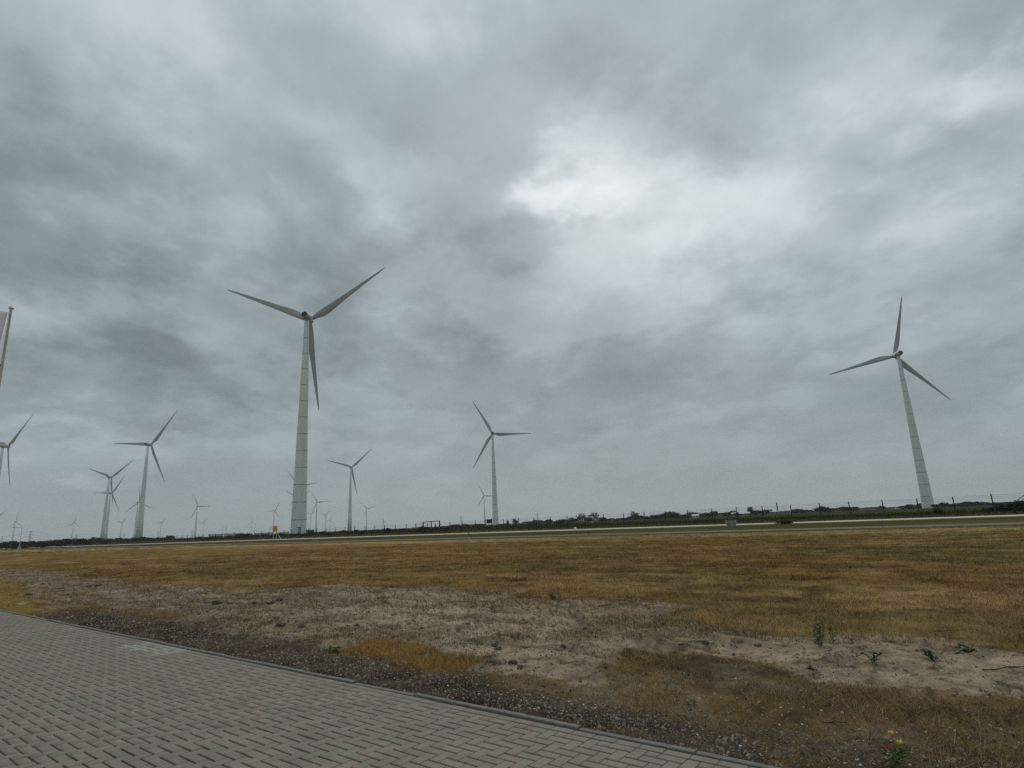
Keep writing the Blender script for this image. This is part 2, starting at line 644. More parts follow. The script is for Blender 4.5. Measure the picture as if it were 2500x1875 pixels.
Z_SAND = gpoly([(-120, 1392), (0, 1388), (160, 1402), (330, 1428), (480, 1440), (620, 1446), (760, 1440), (900, 1432), (1060, 1440),
                (1220, 1446), (1400, 1462), (1560, 1466), (1640, 1480), (1660, 1508), (1740, 1532), (1900, 1546), (2100, 1556),
                (2300, 1560), (2500, 1590), (2700, 1600), (2700, 1760), (2500, 1722), (2330, 1712), (2200, 1692), (2000, 1652), (1850, 1610),
                (1700, 1600), (1570, 1618), (1500, 1672), (1440, 1692), (1330, 1680), (1200, 1650), (1120, 1622), (1000, 1590),
                (900, 1572), (820, 1592), (740, 1596), (600, 1560), (420, 1510), (250, 1480), (140, 1470), (60, 1432), (-120, 1405)])
Z_GOLD = gpoly([(815, 1606), (870, 1588), (900, 1568), (960, 1564), (1010, 1582), (1100, 1604), (1180, 1614), (1215, 1632),
                (1160, 1646), (1040, 1640), (940, 1622), (850, 1614)])
Z_MOUND = gpoly([(1500, 1690), (1560, 1630), (1660, 1610), (1850, 1628), (2000, 1664), (2200, 1704), (2360, 1730), (2560, 1760),
                 (2700, 1960), (2000, 1960), (1800, 1815), (1690, 1770), (1560, 1722)])
Z_LEFT = gpoly([(-150, 1408), (-20, 1404), (60, 1436), (112, 1490), (60, 1500), (-150, 1480)])
RUTS = [((790, 1520), (1040, 1448)), ((922, 1477), (1020, 1447)), ((988, 1484), (1140, 1447)), ((1300, 1496), (1460, 1513)),
        ((1120, 1560), (1240, 1530)), ((1390, 1600), (1560, 1560)), ((1190, 1582), (1250, 1568)), ((880, 1500), (1010, 1470)),
        ((1700, 1560), (1900, 1580)), ((1480, 1630), (1560, 1590)), ((620, 1500), (760, 1462)), ((430, 1470), (560, 1440))]
RUTS = [(gp(*a), gp(*b)) for a, b in RUTS]

C = lambda *c: np.array(c, dtype=np.float64)


def mixc(a, b, t):
    return a * (1 - t[:, None]) + b * t[:, None]


def ground_zones(x, y):
    """masks of the near ground: sand, golden patch, mound, left patch, gravel, distance from kerb"""
    n = x * E_N[0] + y * E_N[1]
    u = x * E_U[0] + y * E_U[1]
    r = np.hypot(x, y)
    amp = np.clip(0.05 * r, 0.15, 1.2)
    wx = x + amp * fbm(x * 0.5, y * 0.5, 3, 4)
    wy = y + amp * fbm(x * 0.5 + 9.1, y * 0.5 + 4.7, 5, 4)
    s = np.clip(0.035 * r, 0.08, 0.9)
    near = r < 60
    tuft = fbm(x[near] * 2.6, y[near] * 2.6, 7, 4, 0.65)
    out = {}
    for k, poly, ss in (('sand', Z_SAND, 2.3), ('gold', Z_GOLD, 0.7), ('mound', Z_MOUND, 1.2), ('left', Z_LEFT, 0.7)):
        mk = np.zeros(x.shape)
        mk[near] = sstep(-1, 1, poly_sd(poly, wx[near], wy[near]) / (s[near] * ss))
        out[k + '_soft'] = np.zeros(x.shape)
        out[k + '_soft'][near] = sstep(-0.6, 1.6, poly_sd(poly, wx[near], wy[near]) / (s[near] * ss * 2.6) + 0.7 * tuft)
        mk[near] = sstep(0.32, 0.68, mk[near] + 0.55 * tuft * np.clip(4 * mk[near] * (1 - mk[near]), 0, 1))
        out[k] = mk
    d = n - N_KERB
    wob = fbm(x * 1.1, y * 1.1, 21, 3) * 0.3
    width = 0.62 + 0.75 * sstep(4, 9, u) + wob
    g = sstep(0.0, 1.0, 1.0 - (d - width * 0.6) / (0.30 + 0.03 * r)) * (d > -0.3)
    fade = sstep(20.0, 17.6, u)
    out['gravel'] = np.clip(g, 0, 1) * np.clip(fade, 0, 1)
    out['gravel'] = out['gravel'] * (1 - 0.55 * out['mound'])
    right_ = sstep(7.0, 3.0, u)
    rest = (1 - out['sand']) * (1 - out['gold']) * (1 - out['left']) * sstep(2.6 + 2.2 * right_, 1.6 + 1.8 * right_, d + 0.4 * wob) * (d > 0) * sstep(18, 15, u) * (1 - out['gravel']) ** 2
    out['mound'] = np.clip(np.maximum(out['mound'], rest), 0, 1)
    out['d'], out['n'], out['u'], out['r'] = d, n, u, r
    return out


def field_tone(x, y, z):
    """dry grass colours in bands along the mowing direction"""
    n, u, r = z['n'], z['u'], z['r']
    f1 = fbm(u * 0.09, n * 0.30, 31, 4)
    f2 = fbm(u * 0.30 + 5, n * 0.95, 37, 5, 0.6)
    f3 = fbm(x * 0.20, y * 0.20, 41, 4)
    f4 = fbm(x * 1.3, y * 1.3, 43, 3)
    f5 = fbm(x * 4.0, y * 4.0, 45, 2)
    rust, tan, olive, dark = C(0.226, 0.137, 0.053), C(0.318, 0.217, 0.106), C(0.136, 0.115, 0.038), C(0.136, 0.084, 0.032)
    c = np.tile(rust, (len(x), 1))
    c = mixc(c, tan, sstep(0.10, 0.50, f1 + 0.5 * f2) * 0.6)
    c = mixc(c, dark, sstep(0.05, 0.45, -f2 - 0.4 * f1) * 0.6)
    right = sstep(0.0, 22.0, x + 0.12 * y)
    c = mixc(c, olive, np.clip(sstep(-0.05, 0.35, f3 + 0.30 * right - 0.10) * (0.40 + 0.35 * right), 0, 0.8))
    pl = sstep(0.28, 0.5, fbm(u * 0.035 + 3, n * 1.9, 47, 3))                  # raked swaths
    c = mixc(c, C(0.40, 0.27, 0.125), pl * 0.3)
    c = mixc(c, C(0.40, 0.275, 0.130), sstep(42, 48, n) * sstep(56, 53, n) * (0.25 + 0.55 * sstep(-0.3, 0.3, f2)))
    c = mixc(c, C(0.150, 0.118, 0.035), sstep(53.5, 55.5, n) * 0.85)
    edge = sstep(0.02, 0.5, z['sand']) * 0.45                                  # thin sward beside the bare ground
    c = mixc(c, C(0.27, 0.185, 0.085), edge)
    c = c * (1 + 0.55 * f4 + 0.40 * f5)[:, None]
    return np.clip(c, 0.01, 0.8)


def ground_tone(x, y, z):
    n, u, r = z['n'], z['u'], z['r']
    c = field_tone(x, y, z)
    # verges and land beyond the road
    g1 = fbm(u * 0.1, n * 0.5, 51, 4)
    verge = mixc(np.tile(C(0.078, 0.072, 0.021), (len(x), 1)), np.tile(C(0.150, 0.112, 0.044), (len(x), 1)), sstep(-0.1, 0.6, g1))
    c = mixc(c, verge, sstep(63, 66, n))
    tanv = mixc(np.tile(C(0.22, 0.16, 0.07), (len(x), 1)), np.tile(C(0.13, 0.10, 0.04), (len(x), 1)), sstep(-0.3, 0.4, g1))
    c = mixc(c, tanv, sstep(97, 98, n))
    g2 = fbm(x * 0.006, y * 0.006, 61, 3)
    crop = mixc(np.tile(C(0.034, 0.045, 0.013), (len(x), 1)), np.tile(C(0.060, 0.062, 0.020), (len(x), 1)), sstep(-0.2, 0.5, g2))
    c = mixc(c, crop, sstep(112, 122, n))
    # bare sand
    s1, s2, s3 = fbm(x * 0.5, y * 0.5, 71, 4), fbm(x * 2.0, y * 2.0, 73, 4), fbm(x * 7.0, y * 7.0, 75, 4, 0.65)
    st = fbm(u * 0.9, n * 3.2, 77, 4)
    sand = np.tile(C(0.405, 0.312, 0.216), (len(x), 1))
    sand = mixc(sand, C(0.300, 0.224, 0.150), sstep(-0.1, 0.45, s1))
    leftm = sstep(-2.5, -6.5, x)
    sand = mixc(sand, C(0.252, 0.197, 0.148), leftm * 0.8)
    sand = mixc(sand, C(0.130, 0.094, 0.060), sstep(0.15, 0.50, s2) * 0.55)  # darker soil spots, partly painted in place of small shadows between lumps
    sand = mixc(sand, C(0.150, 0.110, 0.070), sstep(0.18, 0.45, st) * 0.55)  # elongated dark blotches: soil tone plus shade put into the colour
    sand = mixc(sand, C(0.465, 0.366, 0.262), sstep(0.15, 0.45, -st) * 0.6)
    sand = mixc(sand, C(0.26, 0.19, 0.09), sstep(0.9, 0.3, z['sand']) * 0.5)
    crumb = fbm(x * 13.0, y * 13.0, 78, 3, 0.7)
    sand = mixc(sand, C(0.085, 0.062, 0.042), sstep(0.30, 0.46, crumb + 0.25 * s2) * 0.8)
    sand = sand * (1 + 0.55 * s3)[:, None]
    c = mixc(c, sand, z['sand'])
    # golden and brown rough grass patches
    c = mixc(c, C(0.230, 0.140, 0.050), z['gold'])
    md = mixc(np.tile(C(0.215, 0.145, 0.068), (len(x), 1)), np.tile(C(0.105, 0.078, 0.046), (len(x), 1)), sstep(-0.3, 0.4, s1 + 0.5 * s2))
    md = mixc(md, C(0.250, 0.205, 0.145), sstep(0.15, 0.5, fbm(x * 0.9, y * 0.9, 79, 3)) * 0.8)
    md = md * (1 + 0.5 * s3)[:, None]
    c = mixc(c, md, z['mound'])
    c = mixc(c, C(0.270, 0.190, 0.065) * 1.0, z['left'] * 0.9)
    # gravelly dirt along the kerb
    gr = mixc(np.tile(C(0.115, 0.086, 0.062), (len(x), 1)), np.tile(C(0.052, 0.039, 0.029), (len(x), 1)), sstep(-0.3, 0.4, s2))
    gr = gr * (1 + 0.6 * s3)[:, None]
    c = mixc(c, gr, z['gravel'] * (1 - 0.8 * z['gold']))
    return np.clip(c, 0.004, 0.9)


def seg_d(x, y, a, b):
    ex, ey = b.x - a.x, b.y - a.y
    L2 = ex * ex + ey * ey
    t = np.clip(((x - a.x) * ex + (y - a.y) * ey) / L2, 0, 1)
    sgn = np.sign((x - a.x) * ey - (y - a.y) * ex)
    return np.hypot(x - a.x - ex * t, y - a.y - ey * t) * sgn, t


def ground_height(x, y, z):
    n, r, d = z['n'], z['r'], z['d']
    near = sstep(70, 35, r)
    h = 0.02 + 0.035 * fbm(x * 0.35, y * 0.35, 81, 3) * near
    rough = np.clip(z['sand'] * 1.0 + z['mound'] * 0.8 + 0.35, 0, 1.2) * sstep(45, 20, r)
    ridge = 1 - np.abs(fbm(x * 1.1, y * 1.1, 83, 4)) * 2
    h = h + 0.05 * rough * fbm(x * 0.8, y * 0.8, 85, 4) + 0.030 * rough * fbm(x * 4.5, y * 4.5, 87, 4, 0.65)
    h = h + 0.03 * np.clip(ridge - 0.5, 0, 1) * rough
    clod = np.clip(fbm(x * 8.0, y * 8.0, 88, 3) - 0.30, 0, 1)
    h = h + 0.14 * clod * rough * sstep(-0.1, 0.4, fbm(x * 0.6, y * 0.6, 86, 3))
    for a, b in RUTS:
        sel = (np.abs(x - (a.x + b.x) / 2) < 4) & (np.abs(y - (a.y + b.y) / 2) < 4)
        if sel.any():
            dd, t = seg_d(x[sel] + 0.15 * fbm(x[sel] * 1.3, y[sel] * 1.3, 89, 2), y[sel], a, b)
            taper = sstep(0, 0.2, t) * sstep(1, 0.8, t)
            h[sel] += taper * (0.075 * np.exp(-(dd / 0.09) ** 2) - 0.06 * np.exp(-((dd + 0.2) / 0.13) ** 2))
    h = h + z['gold_soft'] * 0.03 + z['mound_soft'] * 0.03
    calm = sstep(0.0, 0.5, d)                      # flat against the kerb
    h = -0.006 + 0.022 * sstep(0.06, 0.22, d) + (h - 0.014) * calm
    h = np.where(r > 70, 0.0, h)
    h = h * sstep(57, 50, n) if True else h
    return np.where(d < 0.035, -0.10, h)


def build_ground():
    fine = np.radians(np.arange(-53.0, 53.001, 0.13))
    rest = np.radians(np.arange(56.0, 304.5, 4.0))
    az = np.concatenate([fine, rest])
    def geo(a, b, q):
        return a * np.power(q, np.arange(0, int(math.log(b / a) / math.log(q))))
    r1 = np.concatenate([geo(2.0, 4.2, 1.02), geo(4.2, 10.0, 1.006), geo(10.0, 135.0, 1.0115)])
    r2 = r1[-1] * np.power(1.12, np.arange(1, int(math.log(7000 / r1[-1]) / math.log(1.12)) + 2))
    rr = np.concatenate([[0.0, 0.7, 1.3], r1, r2])
    na, nr = len(az), len(rr)
    A, Rr = np.meshgrid(az, rr)
    x = (np.sin(A) * Rr).ravel()
    y = (np.cos(A) * Rr).ravel()
    z = ground_zones(x, y)
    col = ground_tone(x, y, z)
    h = ground_height(x, y, z)
    verts = np.stack([x, y, h], axis=1)
    i = np.arange(nr - 1)[:, None] * na
    j = np.arange(na)[None, :]
    jn = (j + 1) % na
    f = np.stack([i + j, i + jn, i + na + jn, i + na + j], axis=2).reshape(-1, 4)[:, ::-1]
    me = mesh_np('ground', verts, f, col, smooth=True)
    return structure(obj('ground', me, M['ground']))


build_ground()


def strip(name, mat, n0, n1, u0, u1, z, thick=0.0, step=8.0):
    us = np.arange(u0, u1 + 0.1, step)
    v, f = [], []
    for k, u in enumerate(us):
        for n in (n0, n1):
            p = un(u, n, z)
            v.append((p.x, p.y, p.z))
            if thick:
                v.append((p.x, p.y, z - thick))
    per = 4 if thick else 2
    for k in range(len(us) - 1):
        a, b = k * per, (k + 1) * per
        if thick:
            f += [(a, b, b + 2, a + 2), (a + 1, b + 1, b, a), (a + 2, b + 2, b + 3, a + 3)]
        else:
            f.append((a, b, b + 1, a + 1))
    me = mesh_np(name, v, f)
    return structure(obj(name, me, mat))


strip('road', M['road'], 58.0, 64.0, -150, 1200, 0.03)
strip('concrete_road', M['concrete_road'], 91.0, 95.5, -150, 1200, 0.10, 0.10)

# ---------------------------------------------------------------- brick pavement
PW, PL = 0.1, 0.2
GAP_U, GAP_N = 0.004, 0.0165        # joints across the kerb line are tight, those along it are open


def paver_mesh(name, lx, ly):
    bm = bmesh.new()
    b = 0.004
    hx, hy = lx / 2, ly / 2
    levels = [(hx, hy, -0.05), (hx, hy, -b), (hx - b, hy - b, 0.0)]
    rings = [[bm.verts.new((sx * ax, sy * ay, zz)) for sx, sy in ((-1, -1), (1, -1), (1, 1), (-1, 1))] for ax, ay, zz in levels]
    for r0, r1 in zip(rings, rings[1:]):
        for k in range(4):
            bm.faces.new((r0[k], r0[(k + 1) % 4], r1[(k + 1) % 4], r1[k]))
    bm.faces.new(rings[-1])
    return bm_mesh(name, bm)


def build_pavement():
    bed = bpy.data.meshes.new('pavement')
    ps = [un(-6, -6), un(39.8, -6), un(39.8, N_KERB), un(-6, N_KERB)]
    bed.from_pydata([(p.x, p.y, -0.022) for p in ps], [], [(0, 3, 2, 1)])
    pav = structure(obj('brick_pavement', bed, M['bed']))
    pieces = []                                     # u, n, along_u
    n_edge = N_KERB - 0.006
    # stretcher row along the kerb
    u = -3.0
    while u < 40:
        pieces.append((u + PL / 2, n_edge - PW / 2, True))
        u += PL
    top = n_edge - PW
    nu, nn = int(43 / PW), int(6.6 / PW)
    for i in range(-30, nu - 30):
        for j in range(0, nn):
            k = (i - j) % 4
            if k == 0:                              # long side along u: cells i, i+1
                pieces.append((i * PW + PW, top - j * PW - PW / 2, True))
            elif k == 3:                            # long side along n: cells j, j+1
                if j + 1 < nn:
                    pieces.append((i * PW + PW / 2, top - j * PW - PW, False))
    # cells left over beside the stretcher row (half pieces)
    for i in range(-30, nu - 30):
        if (i - (-1)) % 4 == 3:
            pieces.append((i * PW + PW / 2, top - PW / 2, None))
    arr = []
    pale_c = gp(385, 1580)
    info = []
    for (u, n, al) in pieces:
        p = un(u, n)
        # perspective test: inside the picture?
        q = RCAM.transposed() @ Vector((p.x, p.y, -EYE))
        vis = False
        if q.z < -0.1:
            px, py = 1250 + FPX * q.x / -q.z, 937.5 - FPX * q.y / -q.z
            vis = -30 < px < 2530 and py < 1895
        info.append((p, al, vis, math.hypot(p.x, p.y)))
    order = sorted([k for k, t in enumerate(info) if t[2] and t[1] is not None], key=lambda k: info[k][3])
    single = set(order[:300])
    pale = {k for k, t in enumerate(info) if abs((t[0] - pale_c).dot(un(1, 0))) < 0.75 and abs((t[0] - pale_c).dot(un(0, 1))) < 0.26
            and k not in single and random.random() < 0.9}
    ang = math.atan2(E_U[1], E_U[0])
    m_along, m_across = paver_mesh('paver', PL - GAP_U, PW - GAP_N), paver_mesh('paver', PL - GAP_N, PW - GAP_U)
    m_pale, m_pale2 = paver_mesh('paver', PL - GAP_U, PW - GAP_N), paver_mesh('paver', PL - GAP_N, PW - GAP_U)
    mats = paver_mat('paver concrete', 'object'), paver_mat('paver concrete field', 'island'), paver_mat('pale paver concrete', 'object', True)
    for q in (m_along, m_across):
        q.materials.append(mats[0])
    for q in (m_pale, m_pale2):
        q.materials.append(mats[2])
    V, Fc = [], []
    b = 0.004
    for k, (p, al, vis, r) in enumerate(info):
        a = ang + (0 if al or al is None else math.pi / 2) + random.gauss(0, 0.006)
        z = random.gauss(0, 0.0010)
        tx, ty = random.gauss(0, 0.004), random.gauss(0, 0.004)
        if k in single or (k in pale and al is not None):
            o = obj('paver', (m_along if al else m_across) if k in single else (m_pale if al else m_pale2), None, pav, (p.x, p.y, z), (tx, ty, a))
            continue
        lx, ly = ((PL - (GAP_U if al else GAP_N)) / 2, (PW - (GAP_N if al else GAP_U)) / 2) if al is not None else ((PW - GAP_U) / 2, (PW - GAP_N) / 2)
        ca, sa = math.cos(a), math.sin(a)
        base = len(V)
        for (hx, hy, zz) in ((lx, ly, -0.05), (lx, ly, -b), (lx - b, ly - b, 0.0)):
            for sx, sy in ((-1, -1), (1, -1), (1, 1), (-1, 1)):
                X, Y = sx * hx, sy * hy
                V.append((p.x + X * ca - Y * sa, p.y + X * sa + Y * ca, zz + z + tx * Y - ty * X))
        for l in (0, 4):
            for q in range(4):
                Fc.append((base + l + q, base + l + (q + 1) % 4, base + l + 4 + (q + 1) % 4, base + l + 4 + q))
        Fc.append((base + 8, base + 9, base + 10, base + 11))
    me = mesh_np('pavers', V, Fc)
    stuff(obj('pavers', me, mats[1], pav))
    # kerb of concrete edging slabs
    kb = thing('kerb', un(-4, N_KERB), 'low grey concrete edging between brick pavement and gravel', 'kerb')
    kb.rotation_euler = (0, 0, ang)
    km = box_mesh('kerb_stone', (0.5, -0.042, -0.10), (0.992, 0.060, 0.22), None, 0.005)
    for i in range(45):
        obj('kerb_stone', km, M['kerb'], kb, (i * 1.0, 0, random.gauss(0.003, 0.003) + (-0.012 if i in (5, 6, 9) else 0)), (random.gauss(0, 0.012), random.gauss(0, 0.003), random.gauss(0, 0.002)))


build_pavement()

# ---------------------------------------------------------------- grass, pebbles, shells
def sample_ground(count, rmin, rmax, az0=-50, az1=50, power=1.0):
    """random points around the viewer, density falling with distance"""
    u = rng.random(count)
    r = rmin * np.power(rmax / rmin, u) if power == 1.0 else rmin + (rmax - rmin) * u
    a = np.radians(rng.uniform(az0, az1, count))
    return np.sin(a) * r, np.cos(a) * r


def blades(name, x, y, h, w, col, lean=0.5, parent=None):
    z = ground_zones(x, y)
    z0 = ground_height(x, y, z)
    n = len(x)
    a = rng.uniform(0, 2 * math.pi, n)
    la = rng.uniform(0, 2 * math.pi, n)
    ln = np.abs(rng.normal(0, lean, n)) * h
    wx, wy = np.cos(a) * w / 2, np.sin(a) * w / 2
    v = np.zeros((n, 3, 3))
    v[:, 0] = np.stack([x - wx, y - wy, z0 - 0.005], 1)
    v[:, 1] = np.stack([x + wx, y + wy, z0 - 0.005], 1)
    v[:, 2] = np.stack([x + np.cos(la) * ln, y + np.sin(la) * ln, z0 + h], 1)
    f = np.arange(n * 3).reshape(n, 3)
    me = mesh_np(name, v.reshape(-1, 3), f, np.repeat(col, 3, axis=0))
    return stuff(tag(obj(name, me, M['grass']), name.replace('_', ' ') + ' growing beyond the pavement', 'grass'))


def build_grass():
    # rough patches near the kerb
    x, y = sample_ground(640000, 4.6, 26.0, -48, 45)
    z = ground_zones(x, y)
    clump = fbm(x * 1.9, y * 1.9, 91, 4)
    dens = z['gold'] * (0.8 + 0.8 * clump) + z['mound'] * (0.42 + 1.1 * np.clip(clump, -0.4, 0.6)) + z['left'] * (0.5 + 0.8 * clump)
    dens = dens + 0.45 * np.clip(z['mound_soft'] + z['gold_soft'], 0, 1) * (1 - z['mound']) * (1 - z['gold']) * (clump > 0.0)
    dens = dens * (1 - 0.65 * z['gravel'] * (1 - z['gold']))
    fringe = z['gravel'] * (clump > 0.35) * 0.2 + (z['d'] < 0.16) * (clump > 0.15) * 0.5
    dens = np.clip(dens + fringe, 0, 1) * (z['d'] > 0.075)
    k = rng.random(len(x)) < dens * 0.8
    x, y = x[k], y[k]
    z = {q: v[k] for q, v in z.items()}
    clump = clump[k]
    n = len(x)
    t = rng.random(n)
    c = mixc(np.tile(C(0.58, 0.39, 0.16), (n, 1)), np.tile(C(0.27, 0.145, 0.045), (n, 1)), t)
    pale = mixc(np.tile(C(0.46, 0.34, 0.17), (n, 1)), np.tile(C(0.17, 0.105, 0.045), (n, 1)), t ** 0.7)
    c = mixc(pale, c, np.clip(z['gold'] + z['left'] * 0.6 + (fbm(x * 0.9, y * 0.9, 95, 3) > 0.08) * 0.5, 0, 1))
    green = rng.random(n) < 0.05 + 0.35 * (fbm(x * 1.1, y * 1.1, 97, 2) > 0.32)
    c[green] = C(0.130, 0.140, 0.035) * rng.uniform(0.7, 1.4, (green.sum(), 1))
    h = rng.gamma(3.0, 0.014, n) * (0.75 + 0.7 * z['gold'] + 0.5 * np.clip(clump, -0.5, 1)) + 0.008
    w = rng.uniform(0.003, 0.007, n) * (0.6 + 0.06 * z['r'])
    blades('rough_dry_grass', x, y, h, w, c, 1.3)

    # dry mown field
    x, y = sample_ground(560000, 9.0, 62.0, -50, 48)
    z = ground_zones(x, y)
    keep = (z['n'] < 56.5) & (z['d'] > 1.2)
    bare = np.clip(z['sand'] + z['mound'] + z['gold'] + z['gravel'], 0, 1)
    cl = fbm(x * 1.3, y * 1.3, 99, 4)
    soft = np.clip(z['sand_soft'] + z['mound'] + z['gold'] + z['gravel'], 0, 1)
    dens = (1 - soft) * (0.75 + 0.9 * cl) + bare * (0.02 + 0.16 * (cl > 0.22)) * (z['sand'] > 0.1)
    k = keep & (rng.random(len(x)) < dens * 0.85)
    x, y = x[k], y[k]
    z = {q: v[k] for q, v in z.items()}
    n = len(x)
    c = field_tone(x, y, z) * rng.uniform(0.55, 1.75, (n, 1))
    tn = rng.random(n) < 0.15
    c[tn] = C(0.36, 0.26, 0.135) * rng.uniform(0.7, 1.15, (tn.sum(), 1))
    gs = (z['sand'] > 0.3) & (rng.random(n) < 0.45)
    c[gs] = C(0.13, 0.125, 0.045) * rng.uniform(0.6, 1.4, (gs.sum(), 1))
    h = (rng.gamma(3.0, 0.013, n) + 0.01) * (1 + 0.9 * np.clip(fbm(x * 0.9, y * 0.9, 107, 3), -0.5, 0.8))
    w = rng.uniform(0.006, 0.010, n) * (0.45 + 0.055 * z['r'])
    blades('dry_field_grass', x, y, h, w, np.clip(c, 0, 0.8), 1.3)

    # dead stalks and straw lying on the bare ground
    x, y = sample_ground(130000, 5.0, 24.0, -50, 45)
    z = ground_zones(x, y)
    cl = fbm(x * 1.5, y * 1.5, 105, 4)
    dens = np.clip(z['sand'] + 0.6 * z['mound'] + 0.25 * z['gravel'], 0, 1) * np.clip(0.22 + 0.9 * cl, 0.02, 1)
    k = (rng.random(len(x)) < dens) & (z['d'] > 0.1)
    x, y = x[k], y[k]
    n = len(x)
    r_ = np.hypot(x, y)
    c = np.tile(C(0.075, 0.055, 0.036), (n, 1)) * rng.uniform(0.6, 1.6, (n, 1))
    pb = rng.random(n) < 0.35
    c[pb] = C(0.45, 0.36, 0.22) * rng.uniform(0.7, 1.2, (pb.sum(), 1))
    h = rng.uniform(0.006, 0.018, n)
    w = rng.uniform(0.004, 0.010, n) * (0.5 + 0.06 * r_)
    o = blades('straw_litter', x, y, h, w, c, 4.0)
    o['label'], o['category'] = 'loose dead stalks and straw strewn over the bare sand', 'straw'

    # tall weeds and reeds behind the fence, one mass
    n = 90000
    u = rng.uniform(-60, 420, n) ** 1.0
    u = -60 + 480 * rng.random(n) ** 1.35
    n0 = 104.0 + 6.5 * sstep(20, 70, u)
    nn = n0 + 26 * rng.random(n) ** 1.6
    x = E_U[0] * u + E_N[0] * nn
    y = E_U[1] * u + E_N[1] * nn
    c1 = fbm(u * 0.05, nn * 0.12, 101, 4)
    c2 = fbm(u * 0.5, nn * 0.5, 103, 3)
    tall = 0.85 + 0.75 * sstep(60, 110, u) + 0.35 * sstep(5, -20, u)
    h = (0.55 + 0.5 * np.clip(c1 + 0.5, 0, 1) + 0.45 * c2) * tall * sstep(-1.0, 4.5, nn - n0) + 0.25
    h = np.clip(h, 0.2, 1.9) * rng.uniform(0.6, 1.1, n)
    c = mixc(np.tile(C(0.036, 0.050, 0.015), (n, 1)), np.tile(C(0.100, 0.092, 0.032), (n, 1)), sstep(0.0, 0.7, c1))
    front = sstep(4.5, 0.0, nn - n0) * 0.8
    c = mixc(c, C(0.24, 0.175, 0.075), front)
    c = c * rng.uniform(0.6, 1.4, (n, 1))
    w = rng.uniform(0.06, 0.16, n) * (0.8 + 0.004 * u)
    blades('tall_green_weeds', x, y, h, w, c, 0.35)['label'] = 'tall green weeds and reeds behind the wire fence'


build_grass()


def build_pebbles():
    def lumps(name, x, y, s, col, flat, label, cat):
        n = len(x)
        z = ground_zones(x, y)
        z0 = ground_height(x, y, z)
        base = np.array([(1, 0, -0.5), (-1, 0, -0.5), (0, 1, -0.5), (0, -1, -0.5), (0, 0, 0.8)], dtype=np.float64)
        fc = np.array([(0, 2, 4), (2, 1, 4), (1, 3, 4), (3, 0, 4)])
        v = base[None] * (s[:, None, None] * rng.uniform(0.6, 1.3, (n, 5, 1)))
        v[:, :, 2] *= flat
        a = rng.uniform(0, 2 * math.pi, n)
        ca, sa = np.cos(a)[:, None], np.sin(a)[:, None]
        tl = rng.normal(0, 0.35, n)[:, None]
        vz = v[:, :, 2] + tl * v[:, :, 0]
        vx = v[:, :, 0] * ca - v[:, :, 1] * sa
        vy = v[:, :, 0] * sa + v[:, :, 1] * ca
        P = np.stack([vx + x[:, None], vy + y[:, None], vz + (z0 + s * flat * 0.35)[:, None]], 2)
        F = (np.arange(n)[:, None, None] * 5 + fc[None]).reshape(-1, 3)
        me = mesh_np(name, P.reshape(-1, 3), F, np.repeat(col, 5, axis=0))
        return stuff(tag(obj(name, me, M['stone']), label, cat))

    x, y = sample_ground(640000, 4.4, 20.0, -50, 45)
    z = ground_zones(x, y)
    cl = fbm(x * 1.6, y * 1.6, 111, 4)
    dens = z['gravel'] * (0.75 + 0.6 * cl) + z['mound'] * (0.04 + 0.12 * (cl > 0.25)) + z['sand'] * (0.03 + 0.30 * (cl > 0.18) * sstep(3, -4, x) + 0.10 * (cl > 0.25))
    k = (rng.random(len(x)) < np.clip(dens, 0, 1) * 0.62) & (z['d'] > 0.085)
    x, y = x[k], y[k]
    n = len(x)
    s = (rng.gamma(2.0, 0.0028, n) + 0.0025) * (0.7 + 0.055 * np.hypot(x, y))
    t = rng.random(n)
    c = mixc(np.tile(C(0.060, 0.045, 0.034), (n, 1)), np.tile(C(0.36, 0.285, 0.21), (n, 1)), t ** 3.0)
    lumps('gravel', x, y, s, c, 0.75, 'brown gravel and small stones along the pavement edge', 'gravel')

    x, y = sample_ground(60000, 4.4, 26.0, -50, 45)
    z = ground_zones(x, y)
    cl = fbm(x * 0.8, y * 0.8, 117, 3)
    rightward = sstep(-3.0, 1.2, x)
    dens = z['gravel'] * (0.05 + 0.55 * rightward * (0.5 + cl)) + z['mound'] * (0.03 + 0.35 * (z['d'] < 1.6)) * 0.5 + z['sand'] * 0.018
    k = (rng.random(len(x)) < np.clip(dens, 0, 1) * 0.30) & (z['d'] > 0.085)
    x, y = x[k], y[k]
    n = len(x)
    s = rng.gamma(1.8, 0.0032, n) + 0.003
    c = np.tile(C(0.62, 0.59, 0.54), (n, 1)) * rng.uniform(0.6, 1.25, (n, 1))
    lumps('shell_fragments', x, y, s, np.clip(c, 0, 0.85), 0.35, 'small white shell fragments strewn over gravel and sand', 'shells')


build_pebbles()


def ground_z(x, y):
    X, Y = np.array([x], dtype=np.float64), np.array([y], dtype=np.float64)
    return float(ground_height(X, Y, ground_zones(X, Y))[0])


def on_ground(px, py, sink=0.0):
    z = 0.0
    for _ in range(6):
        p = gp(px, py, z)
        z = ground_z(p.x, p.y)
    p.z = z - sink
    return p


# ---------------------------------------------------------------- wind turbines
HUB_H, OVERHANG, BLADE_L = 98.0, 4.6, 43.2
R_BASE, R_TOP, TOWER_TOP = 3.3, 1.02, 96.2
RINGS = [7.0 + 7.33 * k for k in range(12)]


def tower_r(h):
    return R_BASE + (R_TOP - R_BASE) * h / TOWER_TOP


